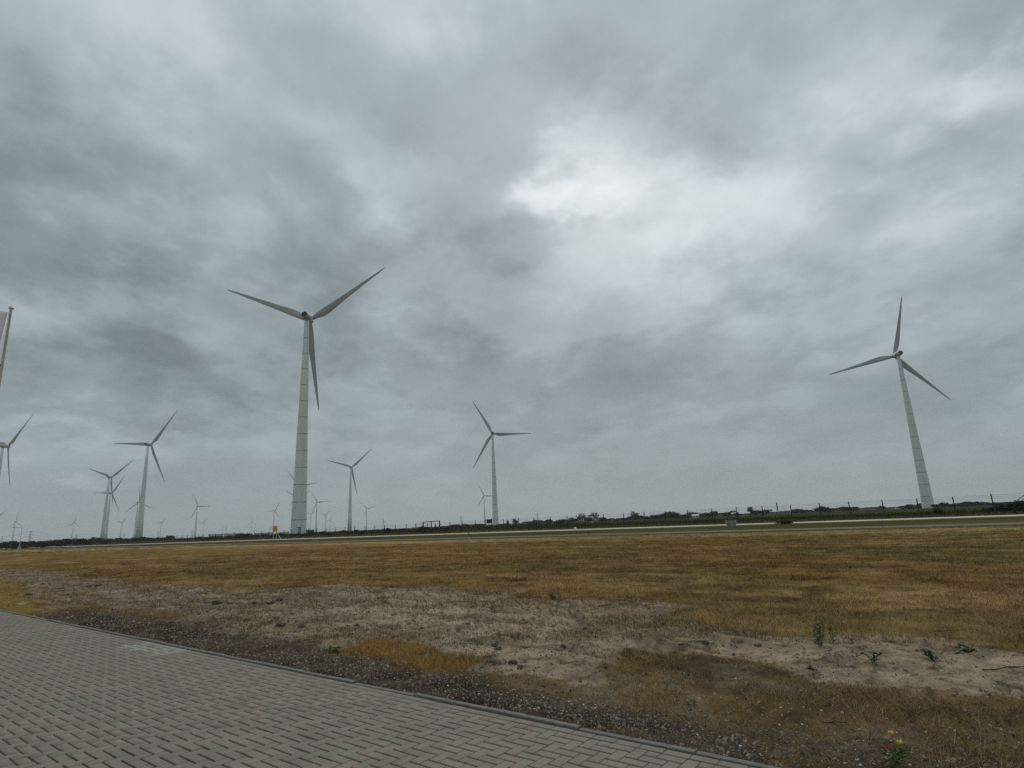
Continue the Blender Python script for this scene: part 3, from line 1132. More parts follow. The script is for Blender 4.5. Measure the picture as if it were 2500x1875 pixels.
def blade_mesh():
    st = [  # r, chord, thickness, twist(deg), x offset of leading edge fraction
        (1.0, 1.7, 1.7, 0, 0.5), (2.6, 2.0, 1.6, 8, 0.48), (4.6, 2.75, 1.15, 14, 0.42), (6.8, 3.25, 0.85, 16, 0.34), (9.0, 3.35, 0.68, 14, 0.31),
        (13.0, 2.9, 0.52, 10, 0.3), (18.0, 2.35, 0.40, 7, 0.3), (24.0, 1.85, 0.30, 4, 0.3), (30.0, 1.42, 0.22, 2, 0.3), (36.0, 1.02, 0.15, 1, 0.3),
        (40.5, 0.68, 0.10, 0, 0.32), (42.6, 0.38, 0.06, 0, 0.4), (43.2, 0.10, 0.03, 0, 0.5)]
    K = 14
    V, Fc = [], []
    for r, c, th, tw, le in st:
        ta = math.radians(tw)
        bend = 0.9 * (r / 43.2) ** 2
        for k in range(K):
            a = 2 * math.pi * k / K
            s = math.cos(a)
            x = (0.5 + 0.5 * s - le) * c * (1.0 if r < 3 else 1.06)
            y = math.sin(a) * th * 0.5 * (1.0 if c < 1.8 and r < 3 else (1.25 - 0.55 * (0.5 + 0.5 * s)))
            X = x * math.cos(ta) - y * math.sin(ta)
            Y = x * math.sin(ta) + y * math.cos(ta)
            V.append((X, Y + bend, r))
    for i in range(len(st) - 1):
        for k in range(K):
            Fc.append((i * K + k, i * K + (k + 1) % K, (i + 1) * K + (k + 1) % K, (i + 1) * K + k))
    return mesh_np('blade', V, Fc, smooth=True)


def build_turbine_meshes():
    d = {}
    d['blade'] = blade_mesh()
    d['blade'].materials.append(M['blade'])
    # nacelle: long egg, axis Y, rear at -Y with a recessed dark vent
    bm = bmesh.new()
    add_lathe(bm, [(1.18, -3.9), (1.32, -3.9), (1.42, -3.6), (1.62, -2.4), (1.75, -0.8), (1.78, 0.8), (1.68, 2.2), (1.45, 3.2), (1.25, 3.25)], 24, 'Y')
    d['nacelle'] = bm_mesh('nacelle', bm, True)
    d['nacelle'].materials.append(M['nacelle'])
    bm = bmesh.new()
    add_lathe(bm, [(1.20, -3.93), (1.20, -3.905)], 24, 'Y')
    for k in (-2, -1, 0, 1, 2):
        add_box(bm, (0, -3.96, k * 0.40), (2 * math.sqrt(max(1.2 ** 2 - (k * 0.4) ** 2, 0.01)) * 0.96, 0.05, 0.08))
    d['vent'] = bm_mesh('vent', bm)
    d['vent'].materials.append(M['dark'])
    bm = bmesh.new()
    add_lathe(bm, [(0.9, -1.35), (1.38, -1.25), (1.52, -0.4), (1.50, 0.5), (1.25, 1.3), (0.75, 1.85), (0.15, 2.05)], 24, 'Y')
    d['hub'] = bm_mesh('hub', bm, True)
    d['hub'].materials.append(M['nacelle'])
    bm = bmesh.new()
    add_box(bm, (0, 0, 0.06), (1.5, 0.09, 0.09))
    for sx in (-0.7, 0.7):
        add_tube(bm, [(sx, 0, 0), (sx, 0, 1.25)], 0.05, 6)
    add_tube(bm, [(0, 0, -0.3), (0, 0, 0.7)], 0.06, 6)
    d['mast'] = bm_mesh('wind_mast', bm)
    d['mast'].materials.append(M['whitepaint'])
    # plain tower and ringed segments
    bm = bmesh.new()
    add_lathe(bm, [(tower_r(h), h) for h in (-0.3, 20, 40, 60, 80, TOWER_TOP)], 28)
    d['tower'] = bm_mesh('tower', bm, True)
    d['tower'].materials.append(M['tower'])
    edges = [-0.3] + RINGS + [TOWER_TOP]
    d['segments'], d['joints'] = [], []
    for a, b in zip(edges, edges[1:]):
        lo = a + (0.11 if a > 0 else 0)
        hi = b - (0.11 if b < TOWER_TOP else 0)
        bm = bmesh.new()
        add_lathe(bm, [(tower_r(lo), lo), (tower_r(hi), hi)], 40)
        for f in bm.faces:
            f.smooth = len(f.verts) == 4
        for e in bm.edges:
            if any(len(f.verts) > 4 for f in e.link_faces):
                e.smooth = False
        me = bm_mesh('tower_segment', bm)
        me.materials.append(M['tower'])
        d['segments'].append(me)
        if b < TOWER_TOP:
            bm = bmesh.new()
            add_lathe(bm, [(tower_r(b) - 0.05, b - 0.11), (tower_r(b) - 0.05, b + 0.11)], 40)
            me = bm_mesh('tower_joint', bm)
            me.materials.append(M['joint'])
            d['joints'].append(me)
    return d


TM = build_turbine_meshes()


def turbine(hub_px, hub_py, phase, label, yaw=3.0, hub_h=HUB_H, ringed=False, steps=False, group='wind turbines of the wind farm'):
    dx, dy, tz = bearing(hub_px, hub_py)
    dist = (hub_h - EYE) / tz
    ya = math.radians(yaw)
    s = hub_h / HUB_H
    hx, hy = dx * dist, dy * dist
    bx, by = hx - math.sin(ya) * OVERHANG * s, hy - math.cos(ya) * OVERHANG * s
    t = thing('wind_turbine', (bx, by, 0), label, 'wind turbine', group, -ya)
    t.scale = (s, s, s)
    if ringed:
        for me in TM['segments']:
            obj('tower_segment', me, None, t)
        for me in TM['joints']:
            obj('tower_joint', me, None, t)
    else:
        obj('tower', TM['tower'], None, t)
    na = obj('nacelle', TM['nacelle'], None, t, (0, 0, HUB_H))
    obj('vent', TM['vent'], None, na)
    obj('wind_mast', TM['mast'], None, na, (0, -1.9, 1.72))
    obj('hub', TM['hub'], None, t, (0, OVERHANG, HUB_H))
    for k in range(3):
        obj('blade', TM['blade'], None, t, (0, OVERHANG, HUB_H), (0, math.radians(phase + 120 * k), 0))
    return t


main_turbine = turbine(757, 782, 53, 'tallest nearest wind turbine with ringed pale concrete tower, left of centre', -2, ringed=True)
turbine(2183, 869, 17, 'ringed wind turbine standing alone near the right edge behind the fence', 6, ringed=True)
turbine(369, 1086, 35, 'wind turbine with thick tower between the left pair and the tallest turbine', 4)
turbine(272, 1165, 51, 'left turbine of the close pair of overlapping turbines, the taller of the two', 2)
turbine(274, 1204, 33, 'shorter turbine half hidden behind its taller neighbour in the close left pair', 4)
turbine(340, 1226, 116, 'distant turbine peeking out from behind the thick tower on the left', 2)
turbine(20, 1090, 45, 'turbine cut off by the left edge, its dark nacelle seen sideways', 20)
turbine(1202, 1059, 331, 'ringed wind turbine in the middle, right of the fence gate', -4, ringed=True)
turbine(859, 1141, 48, 'wind turbine just right of the tallest turbine, tower clear of it', 4)
turbine(729, 1187, 82, 'turbine hidden behind the tallest tower with only two blade tips showing', 4)
turbine(725, 1216, 63, 'turbine hidden behind the tallest tower, one blade showing on its right', 4)
turbine(775, 1226, 87, 'larger of the distant turbines immediately right of the tallest tower base', 2)
turbine(484, 1236, 92, 'lone distant turbine midway between the thick left tower and the orange sign', 2)
turbine(671, 1247, 28, 'distant turbine rising right behind the orange sign', 0)
turbine(759, 1256, 52, 'faint turbine squeezed between the tallest tower and its distant neighbour', 0)
turbine(795, 1257, 47, 'faint turbine left of the clear-standing tower, right of the larger distant one', 0)
turbine(806, 1270, 20, 'tiny hazy turbine lowest of those right of the tallest tower', 0, 70.0)
turbine(896, 1242, 75, 'hazy turbine between the clear-standing turbine and the fence gate', 0)
turbine(1182, 1210, 333, 'small hazy turbine close to the left of the ringed middle turbine', 0)
turbine(40, 1274, 0, 'small turbine near the left edge beside the lattice pylon', 15, 80.0)
turbine(182, 1276, 5, 'small turbine above the tree belt left of the close pair', 10, 80.0)
turbine(299, 1275, 40, 'small turbine low between the close pair and the thick tower', 10, 80.0)
turbine(395, 1276, 35, 'small hazy turbine just right of the thick left tower', 10, 80.0)
turbine(498, 1276, 30, 'small hazy turbine just right of the lone distant turbine', 5, 80.0)
turbine(615, 1275, 0, 'faint small turbine left of the orange sign above the far buildings', 5, 80.0)
turbine(-6, 1262, 56, 'distant turbine beyond the left edge with one blade tip showing', 10)

# door and transformer cabin at the tallest turbine
bm = bmesh.new()
add_box(bm, (0, 0, 1.35), (1.3, 0.14, 2.7))
add_box(bm, (0, -0.05, 2.85), (1.7, 0.5, 0.12))
dm = bm_mesh('door', bm)
d_loc = main_turbine.location
ang_d = math.atan2(-d_loc.y, -d_loc.x) + 0.10 + math.radians(-2)
dr = R_BASE - 0.08
obj('door', dm, M['door'], main_turbine, (math.cos(ang_d) * dr, math.sin(ang_d) * dr, 1.2), (0, 0, ang_d + math.pi / 2))
mb = main_turbine.location
cb_l = at_dist(757, 262)
cb = thing('transformer_cabin', cb_l, 'low grey transformer cabin at the foot of the tallest turbine', 'cabin', None, 0.35)
bm = bmesh.new()
add_box(bm, (0, 0, 1.25), (3.2, 2.4, 2.5))
obj('wall', bm_mesh('wall', bm), M['cabin'], cb)
obj('roof', box_mesh('roof', (0, 0, 2.59), (3.5, 2.7, 0.16)), M['dark'], cb)
obj('door', box_mesh('door', (-0.5, -1.225, 1.05), (0.9, 0.04, 2.0)), M['fence'], cb)

# ---------------------------------------------------------------- fence with gate
FENCE_H = 2.75
post_px = [865.8, 890.7, 915.1, 938.8, 965.3, 992.0, 1015.0, 1033.5, 1073.1, 1098.6, 1128.5, 1160.1, 1194.0, 1229.1, 1265.5, 1303.7, 1344.0,
           1385.2, 1428.4, 1474.1, 1522.6, 1573.5, 1624.8, 1679.1, 1738.5, 1798.9, 1862.3, 1931.5, 2002.4, 2074.8, 2156.1, 2240.1, 2328.8,
           2424.3, 2508.0]


def fence_n(px):
    return 102.5 + 6.0 * float(sstep(2450, 1500, np.array(px, dtype=np.float64)))


def build_fence():
    fn = thing('wire_fence', on_row(1600, 104), 'long dark post and wire fence behind the concrete road', 'fence')
    fo = fn.location.copy()
    pts = [on_row(px, fence_n(px)) for px in post_px]
    # the row runs on at the same spacing towards the far left
    first = pts[0]
    left = []
    for k in range(1, 62):
        left.append(first + un(4.6 * k, 0) + Vector((0, 0, 0)))
    left = list(reversed(left))
    pm = tube_mesh('post', [(0, 0, -0.4), (0, 0, FENCE_H)], 0.075, 8)
    gate_px = {1033.5, 1073.1}
    allp = left + pts
    for k, p in enumerate(allp):
        if k >= len(left) and post_px[k - len(left)] in gate_px:
            continue
        obj('post', pm, M['fence'], fn, p - fo, (random.gauss(0, 0.008), random.gauss(0, 0.012), 0), (1, 1, random.uniform(0.97, 1.02)))
    gi = len(left) + post_px.index(1033.5)
    runs = [allp[:gi + 1], allp[gi + 1:]]
    for run in runs:
        for h in (2.66, 2.45, 2.2, 1.6, 1.0, 0.4):
            bm = bmesh.new()
            pp = []
            for a, b in zip(run, run[1:]):
                pp.append(a + Vector((0, 0, h)))
                pp.append((a + b) / 2 + Vector((0, 0, h - 0.03)))
            pp.append(run[-1] + Vector((0, 0, h)))
            add_tube(bm, [q - fo for q in pp], 0.008 if h < 2 else 0.012, 4)
            obj('wire', bm_mesh('wire', bm), M['wire'], fn)
    # end braces
    def brace(a, b):
        obj('brace', tube_mesh('brace', [a - fo, b - fo], 0.045, 6), M['fence'], fn)
    p15, gl, gr_ = on_row(1015, fence_n(1015)), on_row(1033.5, fence_n(1033)), on_row(1073.1, fence_n(1073))
    brace(p15 + Vector((0, 0, 2.5)), on_row(1001, fence_n(1001)) + Vector((0, 0, 0.9)))
    brace(p15 + Vector((0, 0, 2.6)), gl + Vector((0, 0, 2.6)))
    brace(gr_ + Vector((0, 0, 2.5)), on_row(1085, fence_n(1085)) + Vector((0, 0, 1.2)))
    last = pts[-1]
    brace(last + Vector((0, 0, 2.55)), on_row(2478, fence_n(2478)) + Vector((0, 0, 1.6)))
    # gate
    g = thing('double_gate', gl, 'dark double gate frame with top bar in the wire fence', 'gate')
    v = gr_ - gl
    dirv = v.normalized()
    L_ = v.length
    def bar(name, a, b, r):
        bm = bmesh.new()
        ang = math.atan2(dirv.y, dirv.x)
        A, B = dirv * a[0] + Vector((0, 0, a[1])), dirv * b[0] + Vector((0, 0, b[1]))
        add_tube(bm, [A, B], r, 4)
        obj(name, bm_mesh(name, bm), M['fence'], g)
    bar('gate_post', (0, -0.3), (0, 3.05), 0.16)
    bar('gate_post', (L_, -0.3), (L_, 3.15), 0.17)
    bar('top_bar', (0, 2.98), (L_, 3.08), 0.09)
    bar('bottom_rail', (0.1, 0.25), (L_ / 2 - 0.1, 0.25), 0.05)
    bar('bottom_rail', (L_ / 2 + 0.1, 0.25), (L_ - 0.1, 0.25), 0.05)
    bar('leaf_stile', (L_ / 2 - 0.09, 0.1), (L_ / 2 - 0.09, 2.95), 0.07)
    bar('leaf_stile', (L_ / 2 + 0.09, 0.1), (L_ / 2 + 0.09, 2.95), 0.07)
    for side in (0, 1):
        for q in range(1, 9):
            xx = side * L_ / 2 + q * L_ / 18
            bar('gate_bar', (xx, 0.25), (xx, 2.95), 0.008)


build_fence()

# ---------------------------------------------------------------- signs, posts and small roadside things
def sign_double():
    p = on_row(1782, 57.0)
    s = thing('road_sign', p, 'back of a grey two-panel road sign on one post beside the near road', 'road sign', None, math.atan2(E_U[1], E_U[0]) + 0.35)
    s.scale = (0.74, 0.74, 0.86)
    obj('post', tube_mesh('post', [(0, 0, -0.3), (0, 0, 1.35)], 0.04, 8), M['galv'], s)
    for sx in (-1, 1):
        bd = obj('panel', box_mesh('panel', (sx * 0.30, 0.04, 1.0), (0.54, 0.03, 0.62), None, 0.006), M['galv'], s)
    fm = bmesh.new()
    for x in (-0.60, 0.0, 0.60):
        add_box(fm, (x, 0.085, 1.0), (0.045, 0.04, 0.68))
    obj('frame', bm_mesh('frame', fm), M['whitepaint'], s)
    obj('rail', box_mesh('rail', (0, 0.075, 1.345), (1.2, 0.05, 0.035)), M['dark'], s)


sign_double()


def sign_orange():
    p = on_row(671, 103.5)
    s = thing('warning_sign', p, 'orange warning board on pale legs by the fence near the tallest turbine', 'sign', None, 0.15)
    b = obj('board', box_mesh('board', (0, 0, 3.2), (1.3, 0.05, 1.65), None, 0.01), M['orange'], s)
    fm = bmesh.new()
    for c, sz in (((0, 0, 4.065), (1.46, 0.07, 0.08)), ((0, 0, 2.335), (1.46, 0.07, 0.08)), ((-0.69, 0, 3.2), (0.08, 0.07, 1.65)), ((0.69, 0, 3.2), (0.08, 0.07, 1.65))):
        add_box(fm, c, sz)
    obj('frame', bm_mesh('frame', fm), M['whitepaint'], s)
    # dark triangular warning mark
    tm = bmesh.new()
    v = [tm.verts.new(q) for q in ((-0.42, -0.034, 2.75), (0.42, -0.034, 2.75), (0, -0.034, 3.55))]
    w = [tm.verts.new(q) for q in ((-0.24, -0.034, 2.86), (0.24, -0.034, 2.86), (0, -0.034, 3.32))]
    for k in range(3):
        tm.faces.new((v[k], v[(k + 1) % 3], w[(k + 1) % 3], w[k]))
    obj('warning_mark', bm_mesh('warning_mark', tm), M['orangedark'], s)
    for sx in (-0.45, 0.45):
        obj('leg', tube_mesh('leg', [(sx, 0.06, -0.3), (sx, 0.06, 2.4)], 0.06, 8), M['whitepaint'], s)
    obj('strut', tube_mesh('strut', [(0.5, 0.0, 2.2), (1.9, -0.2, 0.0)], 0.06, 8), M['whitepaint'], s)


sign_orange()


def sign_dark():
    p = on_row(1195, 121)
    s = thing('information_board', p, 'dark square board on two posts behind the fence beside the middle turbine', 'sign', None, 0.1)
    obj('board', box_mesh('board', (0, 0, 2.5), (1.5, 0.08, 1.05), None, 0.01), M['dark'], s)
    for sx in (-1.0, 0.55):
        obj('post', tube_mesh('post', [(sx, 0.1, -0.3), (sx, 0.1, 3.2)], 0.07, 8), M['fence'], s)
    p = on_row(1899, 96.2)
    p.z = 0.0
    s = thing('tall_marker_post', p, 'slim post with a narrow dark red upright board left of a fence post', 'marker post', None, 0.2)
    obj('post', tube_mesh('post', [(0, 0, -0.2), (0, 0, 1.9)], 0.035, 8), M['wood'], s)
    obj('board', box_mesh('board', (0, 0, 2.45), (0.17, 0.05, 1.3), None, 0.01), M['rust'], s)


sign_dark()


def small_posts():
    a = on_row(1151, 57.2)
    o = thing('leaning_post', a, 'short dark post leaning left at the near edge of the grey road', 'post')
    obj('shaft', tube_mesh('shaft', [(0.2, 0, -0.1), (-0.62, 0.1, 0.95)], 0.045, 6), M['fence'], o)
    obj('cap', tube_mesh('cap', [(-0.62, 0.1, 0.95), (-0.66, 0.1, 1.0)], 0.055, 6), M['dark'], o)
    for px, lab in ((1435, 'tiny grey marker post by the road, left of the two-panel sign'),
                    (2147, 'tiny grey marker post by the road near the right turbine'),
                    (1302, 'tiny dark marker post by the road below the middle of the fence')):
        p = on_row(px, 57.1)
        o = thing('marker_post', p, lab, 'marker post', 'marker posts along the near road')
        obj('shaft', tube_mesh('shaft', [(0, 0, -0.2), (0, 0, 0.52)], [0.05, 0.04], 8), M['galv'], o)
        obj('cap', tube_mesh('cap', [(0, 0, 0.52), (0, 0, 0.58)], [0.045, 0.02], 8), M['dark'], o)
    p = on_row(1403, 98.0)
    bm = bmesh.new()
    add_lathe(bm, [(0.05, 0.0), (0.26, 0.02), (0.30, 0.18), (0.24, 0.36), (0.12, 0.46), (0.02, 0.5)], 16)
    o = thing('vent_cap', p, 'small white rounded cap standing on the edge of the concrete road', 'cap')
    obj('dome', bm_mesh('dome', bm, True), M['whitepaint'], o)
    obj('base', tube_mesh('base', [(0, 0, -0.1), (0, 0, 0.02)], 0.33, 12), M['galv'], o)


small_posts()


def flag_pole():
    d = 26.0
    bx, by, tz = bearing(27, 756)
    top = EYE + tz * d
    p = Vector((bx * d, by * d, 0))
    f = thing('flagpole', p, 'pale tapering flagpole at the left edge with round silver finial', 'flagpole')
    obj('pole', tube_mesh('pole', [(0, 0, -0.3), (0, 0, 3.0), (0, 0, top)], [0.075, 0.060, 0.036], 14), M['flagpole'], f)
    bm = bmesh.new()
    add_lathe(bm, [(0.04, 0), (0.062, 0.025), (0.07, 0.06), (0.05, 0.09), (0.02, 0.12)], 14)
    fi = obj('finial', bm_mesh('finial', bm, True), M['whitepaint'], f, (0, 0, top))
    bm = bmesh.new()
    add_lathe(bm, [(0.068, 0.028), (0.078, 0.04), (0.068, 0.055)], 14)
    obj('collar', bm_mesh('collar', bm, True), M['dark'], fi)
    obj('clip', box_mesh('clip', (-0.09, 0, top - 2.02), (0.2, 0.07, 0.06)), M['dark'], f)
    obj('rope', tube_mesh('rope', [(-0.08, 0.02, top - 0.05), (-0.12, 0.03, top - 1.0), (-0.10, 0.02, top - 2.0)], 0.006, 5), M['whitepaint'], f)
    # flag, blown to the left, lower part curling
    W, Hh, nu, nv = 1.7, 1.86, 26, 20
    V, Fc = [], []
    lx, ly = -by, bx                                  # to the left as seen from the pavement
    for j in range(nv + 1):
        v = j / nv
        for i in range(nu + 1):
            u = i / nu
            off = 0.07 + 0.13 * v + u * W * (1 - 0.06 * v)
            fold = 0.10 * math.sin(u * 9 + v * 2.4) * (0.25 + u)
            z = top - 0.10 - v * Hh - 0.16 * u * (1 + 0.3 * math.sin(v * 3)) + 0.02 * math.sin(u * 14)
            V.append((p.x + lx * off + bx * fold, p.y + ly * off + by * fold, z))
    for j in range(nv):
        for i in range(nu):
            a = j * (nu + 1) + i
            Fc.append((a, a + 1, a + nu + 2, a + nu + 1))
    me = mesh_np('flag', V, Fc, smooth=True)
    fl = obj('flag', me, M['flag'])
    fnt = M['flag'].node_tree
    tb = fnt.nodes.new('ShaderNodeBsdfTranslucent')
    tb.inputs['Color'].default_value = (0.78, 0.78, 0.80, 1)
    mxs = fnt.nodes.new('ShaderNodeMixShader')
    mxs.inputs[0].default_value = 0.6
    fnt.links.new(fnt.nodes['Principled BSDF'].outputs[0], mxs.inputs[1])
    fnt.links.new(tb.outputs[0], mxs.inputs[2])
    fnt.links.new(mxs.outputs[0], fnt.nodes['Material Output'].inputs['Surface'])
    md = fl.modifiers.new('cloth', 'SOLIDIFY')
    md.thickness = 0.002
    tag(fl, 'plain white flag hanging from the pole at the left edge', 'flag')


flag_pole()


def lamp_post():
    p = at_dist(48, 330)
    top = height_at(51, 1289, 330)
    o = thing('street_lamp', p, 'slender street lamp near the left edge with arm to the left', 'street lamp')
    obj('pole', tube_mesh('pole', [(0, 0, -0.5), (0, 0, top)], [0.10, 0.06], 8), M['pylonwhite'], o)
    obj('arm', tube_mesh('arm', [(0, 0, top), (-1.6, -0.8, top + 0.35), (-2.2, -1.2, top + 0.4)], 0.07, 6), M['pylonwhite'], o)
    obj('lamp_head', box_mesh('lamp_head', (-2.6, -1.4, top + 0.38), (0.9, 0.4, 0.18), None, 0.03), M['galv'], o)
    for px, lab in ((45.5, 'left of two white bollard posts before the dark hedge at the left'), (51.5, 'right of two white bollard posts before the dark hedge at the left')):
        q = at_dist(px, 340)
        b = thing('bollard', q, lab, 'bollard', 'white bollards at the far left')
        obj('shaft', tube_mesh('shaft', [(0, 0, -0.3), (0, 0, 1.4)], 0.11, 8), M['whitepaint'], b)
        obj('cap', tube_mesh('cap', [(0, 0, 1.4), (0, 0, 1.5)], [0.11, 0.05], 8), M['galv'], b)


lamp_post()

# ---------------------------------------------------------------- pylons and overhead lines
def lattice_mesh(h):
    bm = bmesh.new()
    def w(z):
        return 3.6 * (1 - z / h) ** 1.25 + 0.55
    r = 0.17
    zs = [h * q for q in (0, 0.13, 0.25, 0.36, 0.46, 0.55, 0.64, 0.72, 0.80, 0.88, 1.0)]
    cs = [[(sx * w(z), sy * w(z), z) for sx, sy in ((-1, -1), (1, -1), (1, 1), (-1, 1))] for z in zs]
    for k in range(4):
        add_tube(bm, [c[k] for c in cs], r, 4)
    for a, b in zip(cs, cs[1:]):
        for k in range(4):
            add_tube(bm, [a[k], b[(k + 1) % 4]], r * 0.5, 3, False)
            add_tube(bm, [a[(k + 1) % 4], b[k]], r * 0.5, 3, False)
    return bm_mesh('mast', bm)


def arm_mesh(h, z, half):
    bm = bmesh.new()
    for s in (-1, 1):
        tip = (s * half, 0, z + 0.3)
        for y in (-0.8, 0.8):
            add_tube(bm, [(0, y, z), tip], 0.13, 4)
            add_tube(bm, [(0, y, z + 1.6), tip], 0.11, 4)
        for t in (0.3, 0.6):
            add_tube(bm, [(s * half * t, 0, z), (s * half * t, 0, z + 1.6 - 1.3 * t)], 0.08, 3, False)
        add_tube(bm, [(s * half, 0, z + 0.3), (s * half, 0, z - 1.6)], 0.09, 4)
    return bm_mesh('cross_arm', bm)


LATTICE = lattice_mesh(36.0)
ARMS = [arm_mesh(36, 20.5, 6.5), arm_mesh(36, 26.5, 8.0), arm_mesh(36, 32.0, 5.5)]


def pylon(px, py, label, dist=None, rot=0.4):
    tz = bearing(px, py)[2]
    d = dist or (36.0 - EYE) / max(tz, 0.004)
    s = (EYE + tz * d) / 36.0
    o = thing('lattice_pylon', at_dist(px, d), label, 'pylon', 'lattice pylons along the horizon', rot)
    o.scale = (s, s, s)
    obj('mast', LATTICE, M['pylon'], o)
    for a in ARMS:
        obj('cross_arm', a, M['pylon'], o)
    return o


def bipole(px, py, label, gap=10.0):
    tz = bearing(px, py)[2]
    d = (50.0 - EYE) / max(tz, 0.004)
    o = thing('twin_pole_pylon', at_dist(px, d), label, 'pylon', 'twin pole pylons along the horizon')
    for s in (-1, 1):
        obj('pole', tube_mesh('pole', [(s * gap, 0, -0.5), (s * gap, 0, 50)], [1.2, 0.5], 10), M['pylonwhite'], o)
        for z in (30, 37, 44):
            obj('insulator', tube_mesh('insulator', [(s * gap, 0, z), (s * (gap - 5), 0, z + 1.2)], 0.25, 5), M['dark'], o)
    return o


py_list = [pylon(2, 1309, 'lattice pylon cut off by the left edge of the picture'),
           pylon(71, 1296, 'nearest lattice pylon standing right of the small turbine by the left edge'),
           pylon(184, 1304, 'lattice pylon right of the small turbine above the tree belt'),
           pylon(301, 1302, 'lattice pylon beside the small turbine between the left towers'),
           pylon(385, 1297, 'lattice pylon just left of the small hazy turbine by the thick tower'),
           pylon(468, 1294, 'lattice pylon left of the lone distant turbine'),
           pylon(660, 1283, 'lattice pylon directly left of the orange sign'),
           pylon(744, 1277, 'lattice pylon close to the right side of the tallest tower'),
           pylon(936, 1268, 'lattice pylon left of the fence gate beyond the weeds'),
           pylon(1126, 1260, 'tall thin pylon between the gate and the middle turbine'),
           pylon(1313, 1252, 'lattice pylon right of the middle turbine above the tree line'),
           pylon(1916, 1233, 'hazy lattice pylon right of the dark red marker board')]
bipole(547, 1284, 'twin pole pylon above the white roofed buildings', 9)
bipole(1592, 1243, 'twin pole pylon above the trees left of the two-panel sign', 13)
bipole(1719, 1240, 'twin pole pylon above the trees near the two-panel sign', 11)
bipole(1449, 1248, 'twin pole pylon behind the tall gappy tree', 12)


def cables():
    for hfrac, side, lab in ((20.3, -6.4, 'lowest overhead cable strung between the pylons on the left'),
                             (26.3, 7.8, 'middle overhead cable strung between the pylons on the left'),
                             (35.8, 0.0, 'topmost overhead cable strung between the pylons on the left')):
        bm = bmesh.new()
        for a, b in zip(py_list[:8], py_list[1:9]):
            pa = a.matrix_basis @ Vector((side, 0, hfrac))
            pb = b.matrix_basis @ Vector((side, 0, hfrac))
            pts = []
            for k in range(13):
                t = k / 12
                q = pa.lerp(pb, t)
                q.z -= (pa - pb).length * 0.012 * 4 * t * (1 - t) * 0.5
                pts.append(q)
            add_tube(bm, pts, 0.16, 3, False)
        tag(obj('overhead_cable', bm_mesh('overhead_cable', bm), M['pylon']), lab, 'cable', 'overhead cables on the left')


cables()

# ---------------------------------------------------------------- trees and shrubs
def crown_mesh(seed, n_lobes, n_leaf, sx, sy, sz, z0, tone, leaf=0.42, gap=0.0):
    rg = np.random.default_rng(seed)
    lob = []
    for k in range(n_lobes):
        a = rg.uniform(0, 2 * math.pi)
        r = rg.uniform(0, 0.62)
        lob.append((math.cos(a) * r * sx, math.sin(a) * r * sy, z0 + rg.uniform(0.15, 0.8) * sz, rg.uniform(0.28, 0.5)))
    V, Fc, Ct = [], [], []
    per = n_leaf // n_lobes
    P = []
    for (x, y, z, s) in lob:
        d = rg.normal(size=(per, 3))
        d /= np.linalg.norm(d, axis=1)[:, None]
        rad = s * rg.uniform(0.55, 1.08, (per, 1))
        P.append(np.array([[x, y, z]]) + d * rad * np.array([[sx, sy, sz * 0.75]]))
    P = np.concatenate(P)
    P[:, 2] = np.maximum(P[:, 2], z0 * 0.5 + 0.15)
    n = len(P)
    s = leaf * rg.uniform(0.5, 1.3, (n, 1))
    a = rg.normal(size=(n, 3)); a /= np.linalg.norm(a, axis=1)[:, None]
    b = np.cross(a, rg.normal(size=(n, 3))); b /= np.linalg.norm(b, axis=1)[:, None]
    V = np.stack([P - a * s - b * s * 0.5, P + a * s * 0.9 - b * s * 0.6, P + a * s + b * s * 0.6, P - a * s * 0.8 + b * s * 0.5], 1).reshape(-1, 3)
    F = np.arange(n * 4).reshape(n, 4)
    c = np.array([tone]) * rg.uniform(0.6, 1.5, (n, 1)) * np.array([[1, 1, 1]])
    return mesh_np('crown', V, F, np.repeat(c, 4, axis=0))


def trunk_mesh(seed, h, r):
    rg = random.Random(seed)
    bm = bmesh.new()
    add_tube(bm, [(0, 0, -0.3), (0.05 * h * rg.uniform(-1, 1), 0.03 * h, h * 0.45), (0.08 * h * rg.uniform(-1, 1), 0, h * 0.85)], [r, r * 0.75, r * 0.3], 7)
    for k in range(5):
        a = rg.uniform(0, 6.28)
        z = h * rg.uniform(0.3, 0.6)
        add_tube(bm, [(0, 0, z), (math.cos(a) * h * 0.18, math.sin(a) * h * 0.18, z + h * 0.18), (math.cos(a) * h * 0.28, math.sin(a) * h * 0.28, z + h * 0.32)],
                 [r * 0.45, r * 0.3, r * 0.1], 5)
    return bm_mesh('trunk', bm, True)


CROWNS, TRUNKS = {}, {}
for k in range(4):       # round field trees, unit height about 8 m
    CROWNS['round', k] = crown_mesh(200 + k, 9, 1000, 4.0, 4.0, 6.6, 1.2, (0.020, 0.029, 0.014), 0.42)
    TRUNKS['round', k] = trunk_mesh(10 + k, 8.0, 0.28)
for k in range(3):       # wide low ones
    CROWNS['wide', k] = crown_mesh(300 + k, 12, 1200, 6.5, 4.5, 6.4, 0.6, (0.018, 0.027, 0.013), 0.46)
    TRUNKS['wide', k] = trunk_mesh(20 + k, 7.5, 0.25)
CROWNS['tall', 0] = crown_mesh(400, 8, 700, 1.7, 1.7, 7.4, 0.6, (0.024, 0.038, 0.020), 0.30)
TRUNKS['tall', 0] = trunk_mesh(30, 8.0, 0.2)
CROWNS['tall', 1] = crown_mesh(401, 8, 800, 2.1, 2.1, 7.4, 0.6, (0.034, 0.045, 0.026), 0.30)
TRUNKS['tall', 1] = trunk_mesh(31, 8.0, 0.2)
CROWNS['gappy', 0] = crown_mesh(500, 10, 620, 4.2, 4.2, 6.6, 1.4, (0.028, 0.040, 0.020), 0.34)
